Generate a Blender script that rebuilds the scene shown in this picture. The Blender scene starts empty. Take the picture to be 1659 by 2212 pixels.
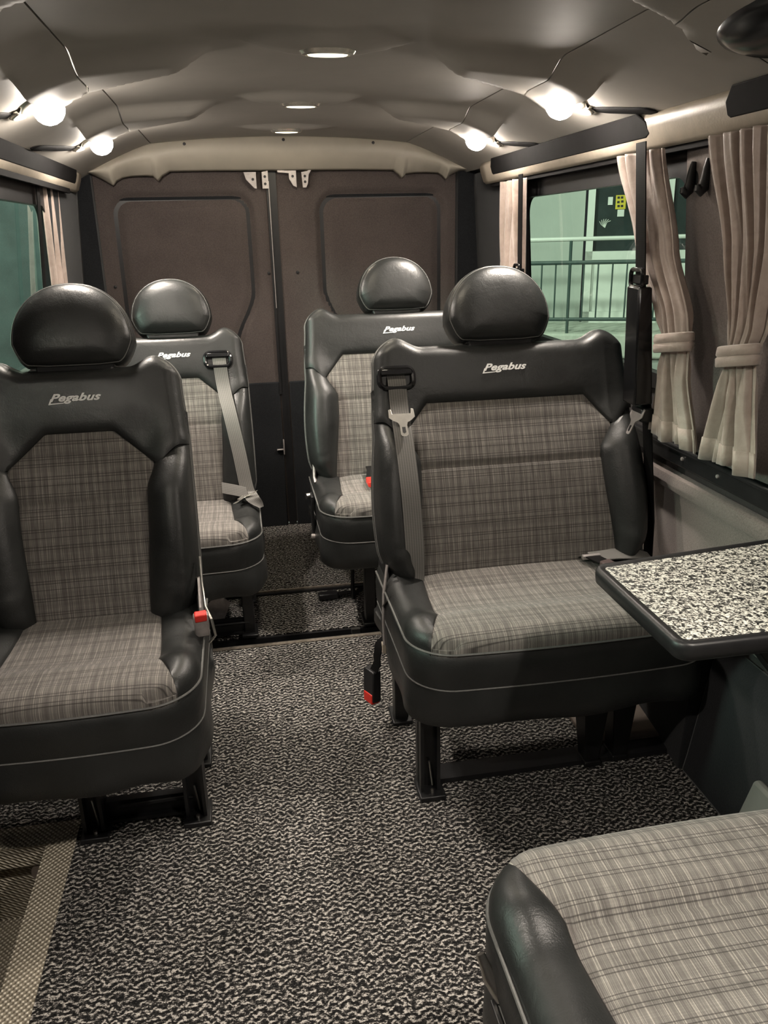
import bpy, bmesh, math, random
from mathutils import Vector, Matrix, noise
random.seed(7)
PI = math.pi
scene = bpy.context.scene
col = scene.collection

# ------------------------------------------------------------------ camera
cam_d = bpy.data.cameras.new('camera')
cam = bpy.data.objects.new('camera', cam_d)
col.objects.link(cam)
R0 = Vector((0.98453, -0.17383, -0.02238)).normalized()      # image right, in world axes
F0 = Vector((0.1570, 0.9318, -0.3272)).normalized()
F0 = (F0 - R0 * F0.dot(R0)).normalized()                     # view direction
U0 = R0.cross(F0)
mw = Matrix((R0, U0, -F0)).transposed().to_4x4()
mw.translation = (0, 0, 1.3)
cam.matrix_world = mw
cam_d.sensor_fit = 'VERTICAL'
cam_d.sensor_height = 24
cam_d.lens = 24 * 1740 / 2212
cam_d.clip_start = 0.02
scene.camera = cam

# ------------------------------------------------------------------ world, lights, exposure
scene.view_settings.view_transform = 'Standard'
scene.view_settings.look = 'None'
scene.view_settings.gamma = 1
scene.view_settings.use_curve_mapping = False
scene.view_settings.exposure = 0.32
w = bpy.data.worlds.new('night')
scene.world = w
w.use_nodes = True
w.node_tree.nodes['Background'].inputs[0].default_value = (0.55, 0.62, 0.75, 1)
w.node_tree.nodes['Background'].inputs[1].default_value = 0.04
SPOT_W = 4.3
DOME_W = 1.6
SPOT_COL = (1.0, 0.90, 0.79)

def area_light(name, loc, direction, size, power, colour):
    ld = bpy.data.lights.new(name, 'AREA')
    ld.shape = 'DISK'; ld.size = size; ld.energy = power; ld.color = colour
    o = bpy.data.objects.new(name, ld); col.objects.link(o)
    o.location = loc
    o.rotation_euler = Vector(direction).to_track_quat('-Z', 'Y').to_euler()
    return o

# the street lighting that falls on the houses beyond the glass
area_light('yard_lamp', (1.6, 4.9, 3.6), (0.42, 0.80, -0.42), 0.5, 130, (0.92, 1.0, 0.88))
area_light('yard_lamp_left', (-2.2, 4.4, 3.4), (-0.15, 0.75, -0.5), 0.5, 700, (0.92, 1.0, 0.88))
area_light('street_lamp_left', (-2.6, 1.5, 1.9), (0.9, 0.0, -0.36), 0.35, 80, (0.80, 1.0, 0.90))

# ------------------------------------------------------------------ helpers
CX = 0.22                                                    # centre line of the vehicle
def sm(a, b, x):
    if a == b: return 0.0 if x < a else 1.0
    t = max(0.0, min(1.0, (x - a) / (b - a)))
    return t * t * (3 - 2 * t)
def lerp(a, b, t): return a + (b - a) * t

class MB:
    """collects verts / faces (+ uv) and links them as one mesh object"""
    def __init__(self): self.v = []; self.f = []; self.uv = {}
    def vert(self, p, uv=None):
        self.v.append(tuple(p)); i = len(self.v) - 1
        if uv is not None: self.uv[i] = uv
        return i
    def grid(self, rows, uvs=None, close=False):
        n0 = len(self.v); nr = len(rows); nc = len(rows[0])
        for r in range(nr):
            for c in range(nc):
                self.vert(rows[r][c], uvs[r][c] if uvs else None)
        for r in range(nr - 1):
            for c in range(nc if close else nc - 1):
                c2 = (c + 1) % nc
                self.f.append((n0 + r*nc + c, n0 + r*nc + c2, n0 + (r+1)*nc + c2, n0 + (r+1)*nc + c))
        return n0
    def ngon(self, pts): self.f.append(tuple(self.vert(p) for p in pts))
    def box(self, x0, x1, y0, y1, z0, z1):
        c = [(x0,y0,z0),(x1,y0,z0),(x1,y1,z0),(x0,y1,z0),(x0,y0,z1),(x1,y0,z1),(x1,y1,z1),(x0,y1,z1)]
        self.hexa(c)
    def hexa(self, c):
        n = len(self.v)
        for p in c: self.vert(p)
        for f in ((0,3,2,1),(4,5,6,7),(0,1,5,4),(1,2,6,5),(2,3,7,6),(3,0,4,7)):
            self.f.append(tuple(n + i for i in f))
    def tube(self, pts, r, seg=8, closed=False):
        P = [Vector(p) for p in pts]; n = len(P); rows = []
        up = None
        for i in range(n):
            if closed: t = P[(i+1) % n] - P[i-1]
            else: t = P[min(i+1, n-1)] - P[max(i-1, 0)]
            t.normalize()
            if up is None:
                up = Vector((0,0,1)) if abs(t.z) < .9 else Vector((1,0,0))
            a = t.cross(up)
            if a.length < 1e-6: a = t.orthogonal()
            a.normalize(); b = a.cross(t).normalized(); up = b
            rr = r[i] if isinstance(r, (list, tuple)) else r
            rows.append([P[i] + (a*math.cos(2*PI*k/seg) + b*math.sin(2*PI*k/seg))*rr for k in range(seg)])
        if closed: rows.append(rows[0])
        n0 = self.grid(rows, close=True)
        if not closed:
            self.f.append(tuple(n0 + k for k in range(seg))[::-1])
            m = n0 + (len(rows)-1)*seg
            self.f.append(tuple(m + k for k in range(seg)))
    def prism(self, poly, fn0, fn1):
        """poly: list of 2-D points, fn0/fn1 map a 2-D point to the two 3-D end caps"""
        a = [self.vert(fn0(p)) for p in poly]; b = [self.vert(fn1(p)) for p in poly]
        self.f.append(tuple(a[::-1])); self.f.append(tuple(b))
        n = len(poly)
        for i in range(n):
            j = (i+1) % n
            self.f.append((a[i], a[j], b[j], b[i]))
    def rings(self, rings, cap0=True, cap1=True):
        n = len(rings[0]); n0 = self.grid(rings, close=True)
        if cap0: self.f.append(tuple(n0 + k for k in range(n))[::-1])
        if cap1:
            m = n0 + (len(rings)-1)*n
            self.f.append(tuple(m + k for k in range(n)))
    def lathe(self, prof, c, seg=24, axis='z', sx=1, sy=1):
        rows = []
        for r, h in prof:
            row = []
            for k in range(seg):
                a = 2*PI*k/seg; x = r*math.cos(a)*sx; y = r*math.sin(a)*sy
                p = (x, y, h) if axis == 'z' else ((h, x, y) if axis == 'x' else (x, h, y))
                row.append(Vector(p) + Vector(c))
            rows.append(row)
        self.rings(rows)
    def build(self, name, mat, parent=None, smooth=True, angle=40, bevel=0, subdiv=0, solid=0):
        me = bpy.data.meshes.new(name)
        me.from_pydata([tuple(p) for p in self.v], [], self.f)
        if self.uv:
            l = me.uv_layers.new(name='UVMap')
            for lp in me.loops:
                l.data[lp.index].uv = self.uv.get(lp.vertex_index, (0, 0))
        bm = bmesh.new(); bm.from_mesh(me)
        bmesh.ops.recalc_face_normals(bm, faces=bm.faces)
        bm.to_mesh(me); bm.free()
        if smooth:
            for p in me.polygons: p.use_smooth = True
            me.set_sharp_from_angle(angle=math.radians(angle))
        me.materials.append(mat)
        o = bpy.data.objects.new(name, me); col.objects.link(o)
        if parent is not None: o.parent = parent
        if solid:
            m = o.modifiers.new('thickness', 'SOLIDIFY'); m.thickness = solid; m.offset = 0
        if bevel:
            m = o.modifiers.new('bevel', 'BEVEL'); m.width = bevel; m.segments = 2; m.limit_method = 'ANGLE'
            m.harden_normals = False
        if subdiv:
            m = o.modifiers.new('smooth', 'SUBSURF'); m.levels = subdiv; m.render_levels = subdiv
        return o

def tag(o, label=None, cat=None, group=None, kind=None):
    if label: o['label'] = label
    if cat: o['category'] = cat
    if group: o['group'] = group
    if kind: o['kind'] = kind
    return o
def empty(name, loc, rz=0):
    o = bpy.data.objects.new(name, None); o.empty_display_size = .05
    o.location = loc; o.rotation_euler = (0, 0, rz); col.objects.link(o); return o
def struct(o): o['kind'] = 'structure'; return o

# ------------------------------------------------------------------ materials
class NT:
    def __init__(self, name):
        self.m = bpy.data.materials.new(name); self.m.use_nodes = True
        self.t = self.m.node_tree; self.t.nodes.clear()
        self.out = self.t.nodes.new('ShaderNodeOutputMaterial')
    def n(self, typ, **kw):
        nd = self.t.nodes.new(typ)
        for k, v in kw.items():
            if k.startswith('i_'):
                key = k[2:]; key = int(key) if key.isdigit() else key.replace('_', ' ')
                nd.inputs[key].default_value = v
            else: setattr(nd, k, v)
        return nd
    def l(self, a, b): self.t.links.new(a, b)
    def math(self, op, a, b=None, c=None):
        nd = self.t.nodes.new('ShaderNodeMath'); nd.operation = op
        for i, x in enumerate((a, b, c)):
            if x is None: continue
            if isinstance(x, (int, float)): nd.inputs[i].default_value = x
            else: self.l(x, nd.inputs[i])
        return nd.outputs[0]
    def ramp(self, fac, stops, interp='LINEAR'):
        nd = self.t.nodes.new('ShaderNodeValToRGB'); nd.color_ramp.interpolation = interp
        cr = nd.color_ramp
        cr.elements[0].position = stops[0][0]; cr.elements[0].color = c4(stops[0][1])
        cr.elements[1].position = stops[-1][0]; cr.elements[1].color = c4(stops[-1][1])
        for p, c in stops[1:-1]:
            e = cr.elements.new(p); e.color = c4(c)
        self.l(fac, nd.inputs[0]); return nd.outputs[0]
    def mix(self, fac, a, b, blend='MIX'):
        nd = self.t.nodes.new('ShaderNodeMix'); nd.data_type = 'RGBA'; nd.blend_type = blend
        for s, x in ((nd.inputs[0], fac), (nd.inputs[6], a), (nd.inputs[7], b)):
            if hasattr(x, 'is_linked') or hasattr(x, 'links'): self.l(x, s)
            elif isinstance(x, (int, float)): s.default_value = x
            else: s.default_value = c4(x)
        return nd.outputs[2]
    def principled(self, base, rough=.5, metal=0, spec=.5, bump=None, bstr=.2, bdist=.002, sheen=0, coat=0):
        p = self.t.nodes.new('ShaderNodeBsdfPrincipled')
        for s, x in ((p.inputs['Base Color'], base), (p.inputs['Roughness'], rough)):
            if hasattr(x, 'links'): self.l(x, s)
            elif isinstance(x, (int, float)): s.default_value = x
            else: s.default_value = c4(x)
        p.inputs['Metallic'].default_value = metal
        p.inputs['Specular IOR Level'].default_value = spec
        if sheen: p.inputs['Sheen Weight'].default_value = sheen
        if coat: p.inputs['Coat Weight'].default_value = coat
        if bump is not None:
            b = self.t.nodes.new('ShaderNodeBump'); b.inputs['Strength'].default_value = bstr
            b.inputs['Distance'].default_value = bdist
            self.l(bump, b.inputs['Height']); self.l(b.outputs[0], p.inputs['Normal'])
        self.l(p.outputs[0], self.out.inputs[0]); return p
    def obj(self): return self.t.nodes.new('ShaderNodeTexCoord').outputs['Object']
    def geo(self): return self.t.nodes.new('ShaderNodeNewGeometry').outputs['Position']
    def uv(self): return self.t.nodes.new('ShaderNodeTexCoord').outputs['UV']
    def xyz(self, v):
        s = self.t.nodes.new('ShaderNodeSeparateXYZ'); self.l(v, s.inputs[0]); return s.outputs
    def comb(self, x, y, z=0):
        c = self.t.nodes.new('ShaderNodeCombineXYZ')
        for i, a in enumerate((x, y, z)):
            if isinstance(a, (int, float)): c.inputs[i].default_value = a
            else: self.l(a, c.inputs[i])
        return c.outputs[0]
    def noise(self, vec, scale, detail=2, rough=.5, dist=0):
        nd = self.n('ShaderNodeTexNoise'); nd.inputs['Scale'].default_value = scale
        nd.inputs['Detail'].default_value = detail; nd.inputs['Roughness'].default_value = rough
        nd.inputs['Distortion'].default_value = dist
        self.l(vec, nd.inputs['Vector']); return nd.outputs[0]
def c4(c): return (c, c, c, 1) if isinstance(c, (int, float)) else (tuple(c) + (1,) if len(c) == 3 else tuple(c))

def plain(name, base, rough=.5, metal=0, spec=.5, var=.12, nscale=18, bscale=0, bstr=.15, bdist=.001, sheen=0, coat=0):
    n = NT(name); o = n.obj()
    f = n.noise(o, nscale, 4, .6)
    lo = tuple(x*(1-var) for x in base); hi = tuple(min(1, x*(1+var)) for x in base)
    c = n.ramp(f, [(.3, lo), (.7, hi)])
    b = n.noise(o, bscale, 3, .6) if bscale else None
    n.principled(c, rough, metal, spec, b, bstr, bdist, sheen, coat)
    return n.m

def emit(name, colour, strength):
    n = NT(name); e = n.n('ShaderNodeEmission'); e.inputs[0].default_value = c4(colour); e.inputs[1].default_value = strength
    n.l(e.outputs[0], n.out.inputs[0]); return n.m

def m_leather():
    n = NT('black leather'); o = n.obj()
    big = n.noise(o, 9, 4, .6); fine = n.noise(o, 420, 2, .6)
    cre = n.noise(o, 45, 3, .6, .6)
    c = n.ramp(big, [(.3, (.012, .0129, .0126)), (.7, (.020, .0210, .0206))])
    r = n.ramp(big, [(.25, .34), (.75, .48)])
    h = n.math('ADD', n.math('MULTIPLY', fine, .45), n.math('MULTIPLY', cre, 1.0))
    n.principled(c, r, 0, .46, h, .30, .0024)
    return n.m

def m_plaid():
    n = NT('grey tartan cloth'); u = n.xyz(n.uv()); x, y = u[0], u[1]
    # light warp threads: several widths of one-dimensional noise across the cloth
    wx = n.comb(n.math('MULTIPLY', x, 1.0), n.math('MULTIPLY', y, .02))
    t1 = n.noise(wx, 620, 1, .5); t2 = n.noise(wx, 210, 2, .6); t3 = n.noise(wx, 60, 1, .5)
    wy = n.comb(n.math('MULTIPLY', x, .03), n.math('MULTIPLY', y, 1.0))
    t4 = n.noise(wy, 520, 2, .6); t5 = n.noise(wy, 55, 1, .5)
    base = n.ramp(n.math('ADD', n.math('MULTIPLY', t2, .6), n.math('MULTIPLY', t5, .4)),
                  [(.32, (.086, .079, .072)), (.68, (.172, .158, .146))])
    thr = n.ramp(t1, [(.50, 0.0), (.70, 1.0)])
    fx = n.math('FRACT', n.math('MULTIPLY', x, 1/.083))
    L = lambda pos, hw: [(pos-hw, 0), (pos, 1), (pos+hw, 0)]
    light_cols = n.ramp(fx, [(0, 0)] + L(.08,.010) + L(.125,.010) + L(.34,.012) + L(.47,.009) + L(.51,.009) + L(.76,.012) + L(.90,.009) + [(1, 0)])
    dark_cols = n.ramp(fx, [(0, 0)] + L(.22,.012) + L(.25,.012) + L(.62,.013) + L(.66,.013) + [(1, 0)])
    c = n.mix(n.math('MULTIPLY', thr, .55), base, (.33, .31, .285))
    c = n.mix(n.math('MULTIPLY', light_cols, n.math('MULTIPLY', t5, 1.05)), c, (.50, .46, .40))
    c = n.mix(n.math('MULTIPLY', dark_cols, .55), c, (.045, .04, .037))
    fy = n.math('FRACT', n.math('MULTIPLY', y, 1/.122))
    dark_rows = n.ramp(fy, [(0, 0)] + L(.05,.011) + L(.10,.011) + L(.30,.011) + L(.35,.011) + L(.44,.009) + L(.485,.009) + L(.71,.011) + L(.765,.011) + L(.93,.010) + [(1, 0)])
    c = n.mix(n.math('MULTIPLY', dark_rows, .90), c, (.018, .0145, .014))
    weft = n.ramp(t4, [(.35, 0.0), (.75, 1.0)])
    c = n.mix(n.math('MULTIPLY', weft, .30), c, (.055, .05, .046))
    # fine basket weave for the bump
    wv = n.math('MULTIPLY', n.math('SINE', n.math('MULTIPLY', x, 2*PI/.0022)), n.math('SINE', n.math('MULTIPLY', y, 2*PI/.0022)))
    n.principled(c, .82, 0, .25, wv, .25, .0006, sheen=.15)
    return n.m

def m_carpet():
    n = NT('charcoal loop carpet'); p = n.geo(); s = n.xyz(p); x, y = s[0], s[1]
    warp = n.noise(p, 22, 2, .5); warp2 = n.noise(p, 60, 2, .6)
    ph = n.math('ADD', n.math('MULTIPLY', y, 1/.0150),
         n.math('ADD', n.math('MULTIPLY', n.math('SINE', n.math('MULTIPLY', n.math('ADD', x, n.math('MULTIPLY', warp, .05)), 2*PI/.026)), .27),
                n.math('ADD', n.math('MULTIPLY', warp2, 1.1), n.math('MULTIPLY', warp, 1.2))))
    wav = n.math('ADD', n.math('MULTIPLY', n.math('SINE', n.math('MULTIPLY', ph, 2*PI)), .5), .5)
    an = n.comb(x, n.math('MULTIPLY', y, 1.8))
    fl = n.noise(an, 122, 2, .65); fl2 = n.noise(p, 430, 1, .6)
    v = n.math('ADD', n.math('MULTIPLY', wav, .22), n.math('ADD', n.math('MULTIPLY', fl, 1.02), n.math('MULTIPLY', fl2, .40)))
    c = n.ramp(v, [(.66, (.010, .010, .0105)), (.83, (.036, .0345, .033)), (.91, (.26, .244, .228)), (1.0, (.60, .57, .53))])
    n.principled(c, .95, 0, .1, v, .9, .006)
    return n.m

def m_laminate():
    n = NT('speckled table laminate'); p = n.geo(); s = n.xyz(p)
    a = n.noise(p, 120, 2, .5, 1.0); b = n.noise(p, 260, 2, .6, .6)
    v = n.math('ADD', n.math('MULTIPLY', a, .6), n.math('MULTIPLY', b, .4))
    c = n.ramp(v, [(.40, (.012, .013, .013)), (.47, (.05, .05, .048)), (.51, (.42, .41, .37)), (.60, (.80, .78, .71))])
    n.principled(c, .42, 0, .5, v, .1, .001)
    return n.m

def m_felt(name, a, b, sheen=.1):
    n = NT(name); o = n.geo()
    f = n.noise(o, 5, 4, .6); g = n.noise(o, 260, 2, .7)
    c = n.mix(.35, n.ramp(f, [(.3, a), (.7, b)]), n.ramp(g, [(.3, tuple(k*.5 for k in a)), (.7, tuple(k*1.4 for k in b))]))
    n.principled(c, .92, 0, .15, g, .35, .0015, sheen=sheen)
    return n.m

def m_tread():
    n = NT('ribbed step rubber'); p = n.geo(); s = n.xyz(p)
    bx = n.math('SINE', n.math('MULTIPLY', n.math('ADD', s[0], s[2]), 2*PI/.0125))
    by = n.math('SINE', n.math('MULTIPLY', n.math('SUBTRACT', s[1], n.math('MULTIPLY', s[2], .5)), 2*PI/.0125))
    h = n.math('MULTIPLY', bx, by)
    f = n.noise(p, 14, 3, .6)
    c = n.mix(n.ramp(h, [(.0, 0.0), (.8, 1.0)]), n.ramp(f, [(.3, (.22, .19, .14)), (.7, (.31, .27, .205))]), (.85, .79, .66))  # stud tops brightened in the colour for lamplight on the step
    n.principled(c, .5, 0, .5, h, .8, .003)
    return n.m

def m_glass():
    n = NT('green tinted glass')
    tr = n.n('ShaderNodeBsdfTransparent'); tr.inputs[0].default_value = (.56, .65, .57, 1)
    gl = n.n('ShaderNodeBsdfGlossy'); gl.inputs[0].default_value = (.9, 1, .95, 1); gl.inputs['Roughness'].default_value = .01
    fr = n.n('ShaderNodeFresnel'); fr.inputs[0].default_value = 1.5
    mx = n.n('ShaderNodeMixShader'); n.l(fr.outputs[0], mx.inputs[0]); n.l(tr.outputs[0], mx.inputs[1]); n.l(gl.outputs[0], mx.inputs[2])
    n.l(mx.outputs[0], n.out.inputs[0]); return n.m

def m_webbing(name, a, b):
    n = NT(name); u = n.xyz(n.uv())
    h = n.math('SINE', n.math('MULTIPLY', u[0], 2*PI/.006)); k = n.math('SINE', n.math('MULTIPLY', u[1], 2*PI/.004))
    v = n.math('ADD', n.math('MULTIPLY', h, .3), n.math('ADD', n.math('MULTIPLY', k, .2), .5))
    n.principled(n.ramp(v, [(.1, a), (.9, b)]), .6, 0, .3 if b[0] > .05 else .1, v, .3, .0006)
    return n.m

def m_curtain():
    n = NT('beige satin curtain'); o = n.geo()
    f = n.noise(o, 35, 3, .6, .5)
    g = n.noise(n.t.nodes.new('ShaderNodeTexCoord').outputs['Object'], 300, 2, .6)
    c = n.ramp(f, [(.3, (.30, .235, .20)), (.7, (.385, .31, .27))])
    n.principled(c, .5, 0, .5, n.math('ADD', f, n.math('MULTIPLY', g, .2)), .35, .004, sheen=.35)
    return n.m

M = dict(
    leather=m_leather(), plaid=m_plaid(), carpet=m_carpet(), laminate=m_laminate(),
    wall=m_felt('brown grey felt lining', (.062, .051, .048), (.088, .073, .068)),
    wall_dark=m_felt('dark felt lining', (.030, .027, .028), (.042, .037, .037)),
    door_low=m_felt('black door lining', (.010, .011, .013), (.017, .018, .020)),
    pillar=m_felt('grey brown pillar cloth', (.15, .127, .118), (.195, .167, .155)),
    ceil=plain('grey ceiling leatherette', (.36, .338, .305), .60, 0, .35, .05, 6, 300, .15, .0008),
    ceil_trim=plain('pale ceiling trim', (.42, .385, .32), .5, 0, .4, .06, 8, 200, .12, .0008),
    rail=plain('pale padded rail', (.44, .385, .31), .42, 0, .45, .10, 20, 160, .35, .0015),
    black=plain('black plastic', (.010, .010, .011), .42, 0, .45, .2, 30, 300, .1, .0005),
    gloss=plain('glossy black plastic', (.009, .009, .010), .18, 0, .5, .2, 12),
    steel_black=plain('black painted steel', (.007, .0072, .008), .40, .0, .5, .25, 25, 120, .1, .0006),
    matte=plain('matte black lining', (.007, .0065, .0068), .8, 0, .15, .2, 30),
    seam=plain('seam thread', (.12, .12, .115), .5, 0, .4, .15, 200),
    metal=plain('bright metal', (.62, .60, .56), .30, 1, .5, .1, 40),
    dull_metal=plain('grey zinc', (.40, .37, .36), .45, .6, .5, .15, 60),
    red=plain('red buckle plastic', (.62, .028, .018), .35, 0, .5, .1, 40),
    dark_red=plain('dark red buckle plastic', (.30, .02, .02), .4, 0, .5, .1, 40),
    webbing=m_webbing('grey seat belt webbing', (.10, .097, .090), (.18, .173, .163)),
    webbing_dark=m_webbing('black seat belt webbing', (.005, .0048, .005), (.010, .0095, .0095)),
    curtain=m_curtain(),
    glass=m_glass(),
    tread=m_tread(),
    lip=plain('worn aluminium lip', (.42, .37, .31), .4, .7, .5, .3, 90),
    plate=plain('bare brown floor plate', (.20, .165, .14), .6, 0, .3, .15, 12, 60, .2, .001),
    grey_trim=plain('grey plastic trim', (.11, .115, .105), .5, 0, .4, .08, 12, 200, .1, .0005),
    white_logo=plain('silver white print', (.86, .86, .84), .45, 0, .4, .03, 60),
    bulb=emit('lit halogen bulb', (1.0, .90, .79), 160),
    dim_bulb=emit('lit courtesy lens', (1.0, .90, .66), 2.6),
    ring=plain('chrome lamp ring', (.80, .76, .68), .25, .8, .5, .05, 30),
    hwall=plain('pale render', (.48, .52, .48), .9, 0, .1, .06, 2, 60, .2, .003),
    hwhite=plain('white frame paint', (.82, .86, .80), .6, 0, .3, .05, 8),
    hglass=plain('dark door glass', (.035, .05, .05), .12, 0, .5, .3, 3),
    hrail=plain('green railing paint', (.06, .10, .09), .5, 0, .4, .1, 12),
    hstone=plain('pale stone slab', (.62, .66, .58), .8, 0, .2, .12, 14, 40, .3, .004),
    yellow=plain('yellow sticker', (.75, .62, .05), .5, 0, .4, .03, 20),
    ground=plain('dark yard paving', (.09, .09, .085), .9, 0, .2, .2, 3, 40, .4, .004),
)

# ------------------------------------------------------------------ structure: floor
def floor():
    b = MB()
    # main carpet, pieces around the step well on the left
    def sheet(x0, x1, y0, y1, z=0.0):
        b.box(x0, x1, y0, y1, z - .05, z)
    sheet(-.462, 1.10, -.80, 2.455)
    sheet(-.68, -.462, 1.672, 2.455)
    sheet(-.68, 1.10, 2.545, 2.868, -.012)
    sheet(-.68, 1.10, 2.902, 3.69, -.012)
    o = b.build('floor', M['carpet'], smooth=False); struct(o)
floor()
b = MB(); b.box(-.70, 1.12, 2.44, 2.92, -.09, -.055)
struct(b.build('trim_1', M['black'], smooth=False))

# step well with its tread and frame
t = tag(empty('entrance_step', (-.56, 1.4, 0)), 'sunken entrance step with studded beige tread beside the left seat', 'step')
tl = lambda x, y, z: (x + .56, y - 1.4, z)
def local(b, off):
    b.v = [(p[0]-off[0], p[1]-off[1], p[2]-off[2]) for p in b.v]; return b
off = (-.56, 1.4, 0)
b = MB(); b.box(-.527, -.462, -.5, 1.672, -.05, .004); b.box(-.72, -.462, 1.600, 1.672, -.05, .0045)
local(b, off).build('frame', M['tread'], t, smooth=False)
b = MB(); b.box(-.86, -.50, 1.635, 1.65, -.235, -.05); b.box(-.527, -.515, -.5, 1.65, -.235, -.05)
local(b, off).build('riser', M['tread'], t, smooth=False)
b = MB(); b.box(-.86, -.515, -.5, 1.65, -.25, -.225); b.box(-.87, -.85, -.5, 1.65, -.25, -.01); b.box(-.87, -.64, -.5, 1.67, -.014, -.002); b.box(-.87, -.64, 1.652, 1.67, -.25, -.002); b.box(-.87, -.515, -.52, -.50, -.25, -.002)  # includes unseen cover boxes added to block outside light leaking into the well
local(b, off).build('tread', M['tread'], t, smooth=False)
b = MB(); b.lathe([(.028, -.02), (.028, 0), (.022, .004), (0.001, .004)], (-.545, 1.625, -.075), 16, 'y')
local(b, off).build('corner_cap', M['plate'], t)

# floor rails across the vehicle
def cross_rail(y, w_, label, lip):
    e = tag(empty('floor_rail', (0.2, y, 0)), label, 'rail')
    b = MB(); b.box(-.85, .86, -w_/2, -w_/2+.012, -.05, -.004); b.box(-.85, .86, w_/2-.012, w_/2, -.05, -.016)
    b.box(-.85, .86, -w_/2, w_/2, -.055, -.040)
    b.box(-.85, .86, -w_/2+.026, -w_/2+.034, -.045, -.012)
    b.build('channel', M['black'], e, smooth=False)
    b = MB()
    if lip: b.box(-.85, .86, -w_/2-.014, -w_/2+.002, -.006, .003)
    else: b.box(-.85, .86, w_/2-.004, w_/2+.006, -.02, -.006)
    b.build('lip', M['lip'], e, smooth=False)
    for x, ww in ((.10, .03), (.36, .05), (.30, .012)):
        b = MB(); b.box(x, x+ww, w_/2-.028, w_/2-.012, -.03, -.010)
        b.build('worn_patch', M['metal'], e, smooth=False)
cross_rail(2.50, .09, 'wide black floor rail with pale front lip between the seat rows', True)
cross_rail(2.885, .034, 'narrow floor rail with bright rear lip under the rearmost seats', False)
e = tag(empty('floor_rail', (.9, 1.66, 0)), 'black floor rail by the paired legs, and a black strip for shade under the front wide seat', 'rail')
b = MB(); b.box(-.52, .17, -.03, .03, .0, .014); b.build('channel', M['black'], e, smooth=False)  # rail on the right; the left part stands for shade under the seat
b = MB(); b.box(-.05, .16, .032, .046, .0, .012); b.build('lip', M['lip'], e, smooth=False)
e = tag(empty('floor_plate', (.97, 1.76, 0)), 'bare brown floor plate under the front wide seat beside the wall', 'plate')
b = MB(); b.box(-.15, .125, -.075, .12, .0, .02); b.build('panel', M['plate'], e, bevel=.006)
b = MB(); b.lathe([(.006, 0), (.006, .004), (.001, .005)], (-.03, .06, .02), 10); b.build('screw', M['black'], e)

# ------------------------------------------------------------------ structure: walls
YF, YB = -.80, 3.67
def wall_x(side, z):                                          # inner face of the side wall at a height
    dx = .885 if z < .70 else lerp(.885, .832, (z - .70) / .80)
    return CX + side * dx
def side_wall(side, wins, name, mat):
    """wall as a grid of quads with the window openings left out"""
    ys = sorted(set([YF, YB] + [v for w_ in wins for v in w_[:2]]))
    zs = sorted(set([-.25 if side < 0 else 0, .70, 1.545] + [v for w_ in wins for v in w_[2:]]))
    b = MB()
    for i in range(len(ys)-1):
        for j in range(len(zs)-1):
            y0, y1, z0, z1 = ys[i], ys[i+1], zs[j], zs[j+1]
            ym, zm = (y0+y1)/2, (z0+z1)/2
            if any(w_[0] < ym < w_[1] and w_[2] < zm < w_[3] for w_ in wins): continue
            xa, xb = wall_x(side, z0), wall_x(side, z1); th = .03*side
            b.hexa([(xa, y0, z0), (xa+th, y0, z0), (xa+th, y1, z0), (xa, y1, z0), (xb, y0, z1), (xb+th, y0, z1), (xb+th, y1, z1), (xb, y1, z1)])
    bm_o = b.build(name, mat, smooth=False); struct(bm_o); return bm_o
winsR = [(1.83, 3.06, .90, 1.455), (.15, 1.44, .90, 1.455)]
winsL = [(-.5, 1.65, -.25, 0.0), (2.05, 3.06, .90, 1.455), (.2, 1.7, .90, 1.455)]
side_wall(1, winsR, 'wall_right', M['wall_dark'])
side_wall(-1, winsL, 'wall_left', M['wall_dark'])

def rrect(x0, x1, y0, y1, r, seg=6):
    pts = []
    for cx_, cy_, a0 in ((x1-r, y1-r, 0), (x0+r, y1-r, 90), (x0+r, y0+r, 180), (x1-r, y0+r, 270)):
        for k in range(seg+1):
            a = math.radians(a0 + 90*k/seg); pts.append((cx_ + r*math.cos(a), cy_ + r*math.sin(a)))
    return pts
def window(side, w_, name):
    y0, y1, z0, z1 = w_
    e = empty(name, (wall_x(side, z0), y0, z0)); struct(e)
    ex, ey, ez = e.location
    inner = rrect(y0+.035, y1-.035, z0+.03, z1-.045, .06); outer = []
    for k, (yy, zz) in enumerate(inner):                      # frame runs out to the square opening
        cy, cz = (y0+y1)/2, (z0+z1)/2
        outer.append((y0-.012 if yy < cy else y1+.012, zz) if abs(yy-cy)/(y1-y0) > abs(zz-cz)/(z1-z0) else (yy, z0-.012 if zz < cz else z1+.012))
    oy = rrect(y0-.012, y1+.012, z0-.012, z1+.012, .01)
    b = MB()
    def P(q, d): return (wall_x(side, q[1]) + side*d - ex, q[0] - ey, q[1] - ez)
    b.rings([[P(q, -.006) for q in oy], [P(q, -.008) for q in inner], [P(q, .02) for q in inner], [P(q, .034) for q in oy]], False, False)
    b.build('window_frame', M['black'], e, angle=30)
    b = MB(); n0 = [P(q, .014) for q in rrect(y0+.03, y1-.03, z0+.025, z1-.04, .06)]
    b.ngon(n0); b.build('pane', M['glass'], e, smooth=False)
window(1, winsR[0], 'window_1'); window(1, winsR[1], 'window_2')
window(-1, winsL[1], 'window_3'); window(-1, winsL[2], 'window_4')

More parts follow.
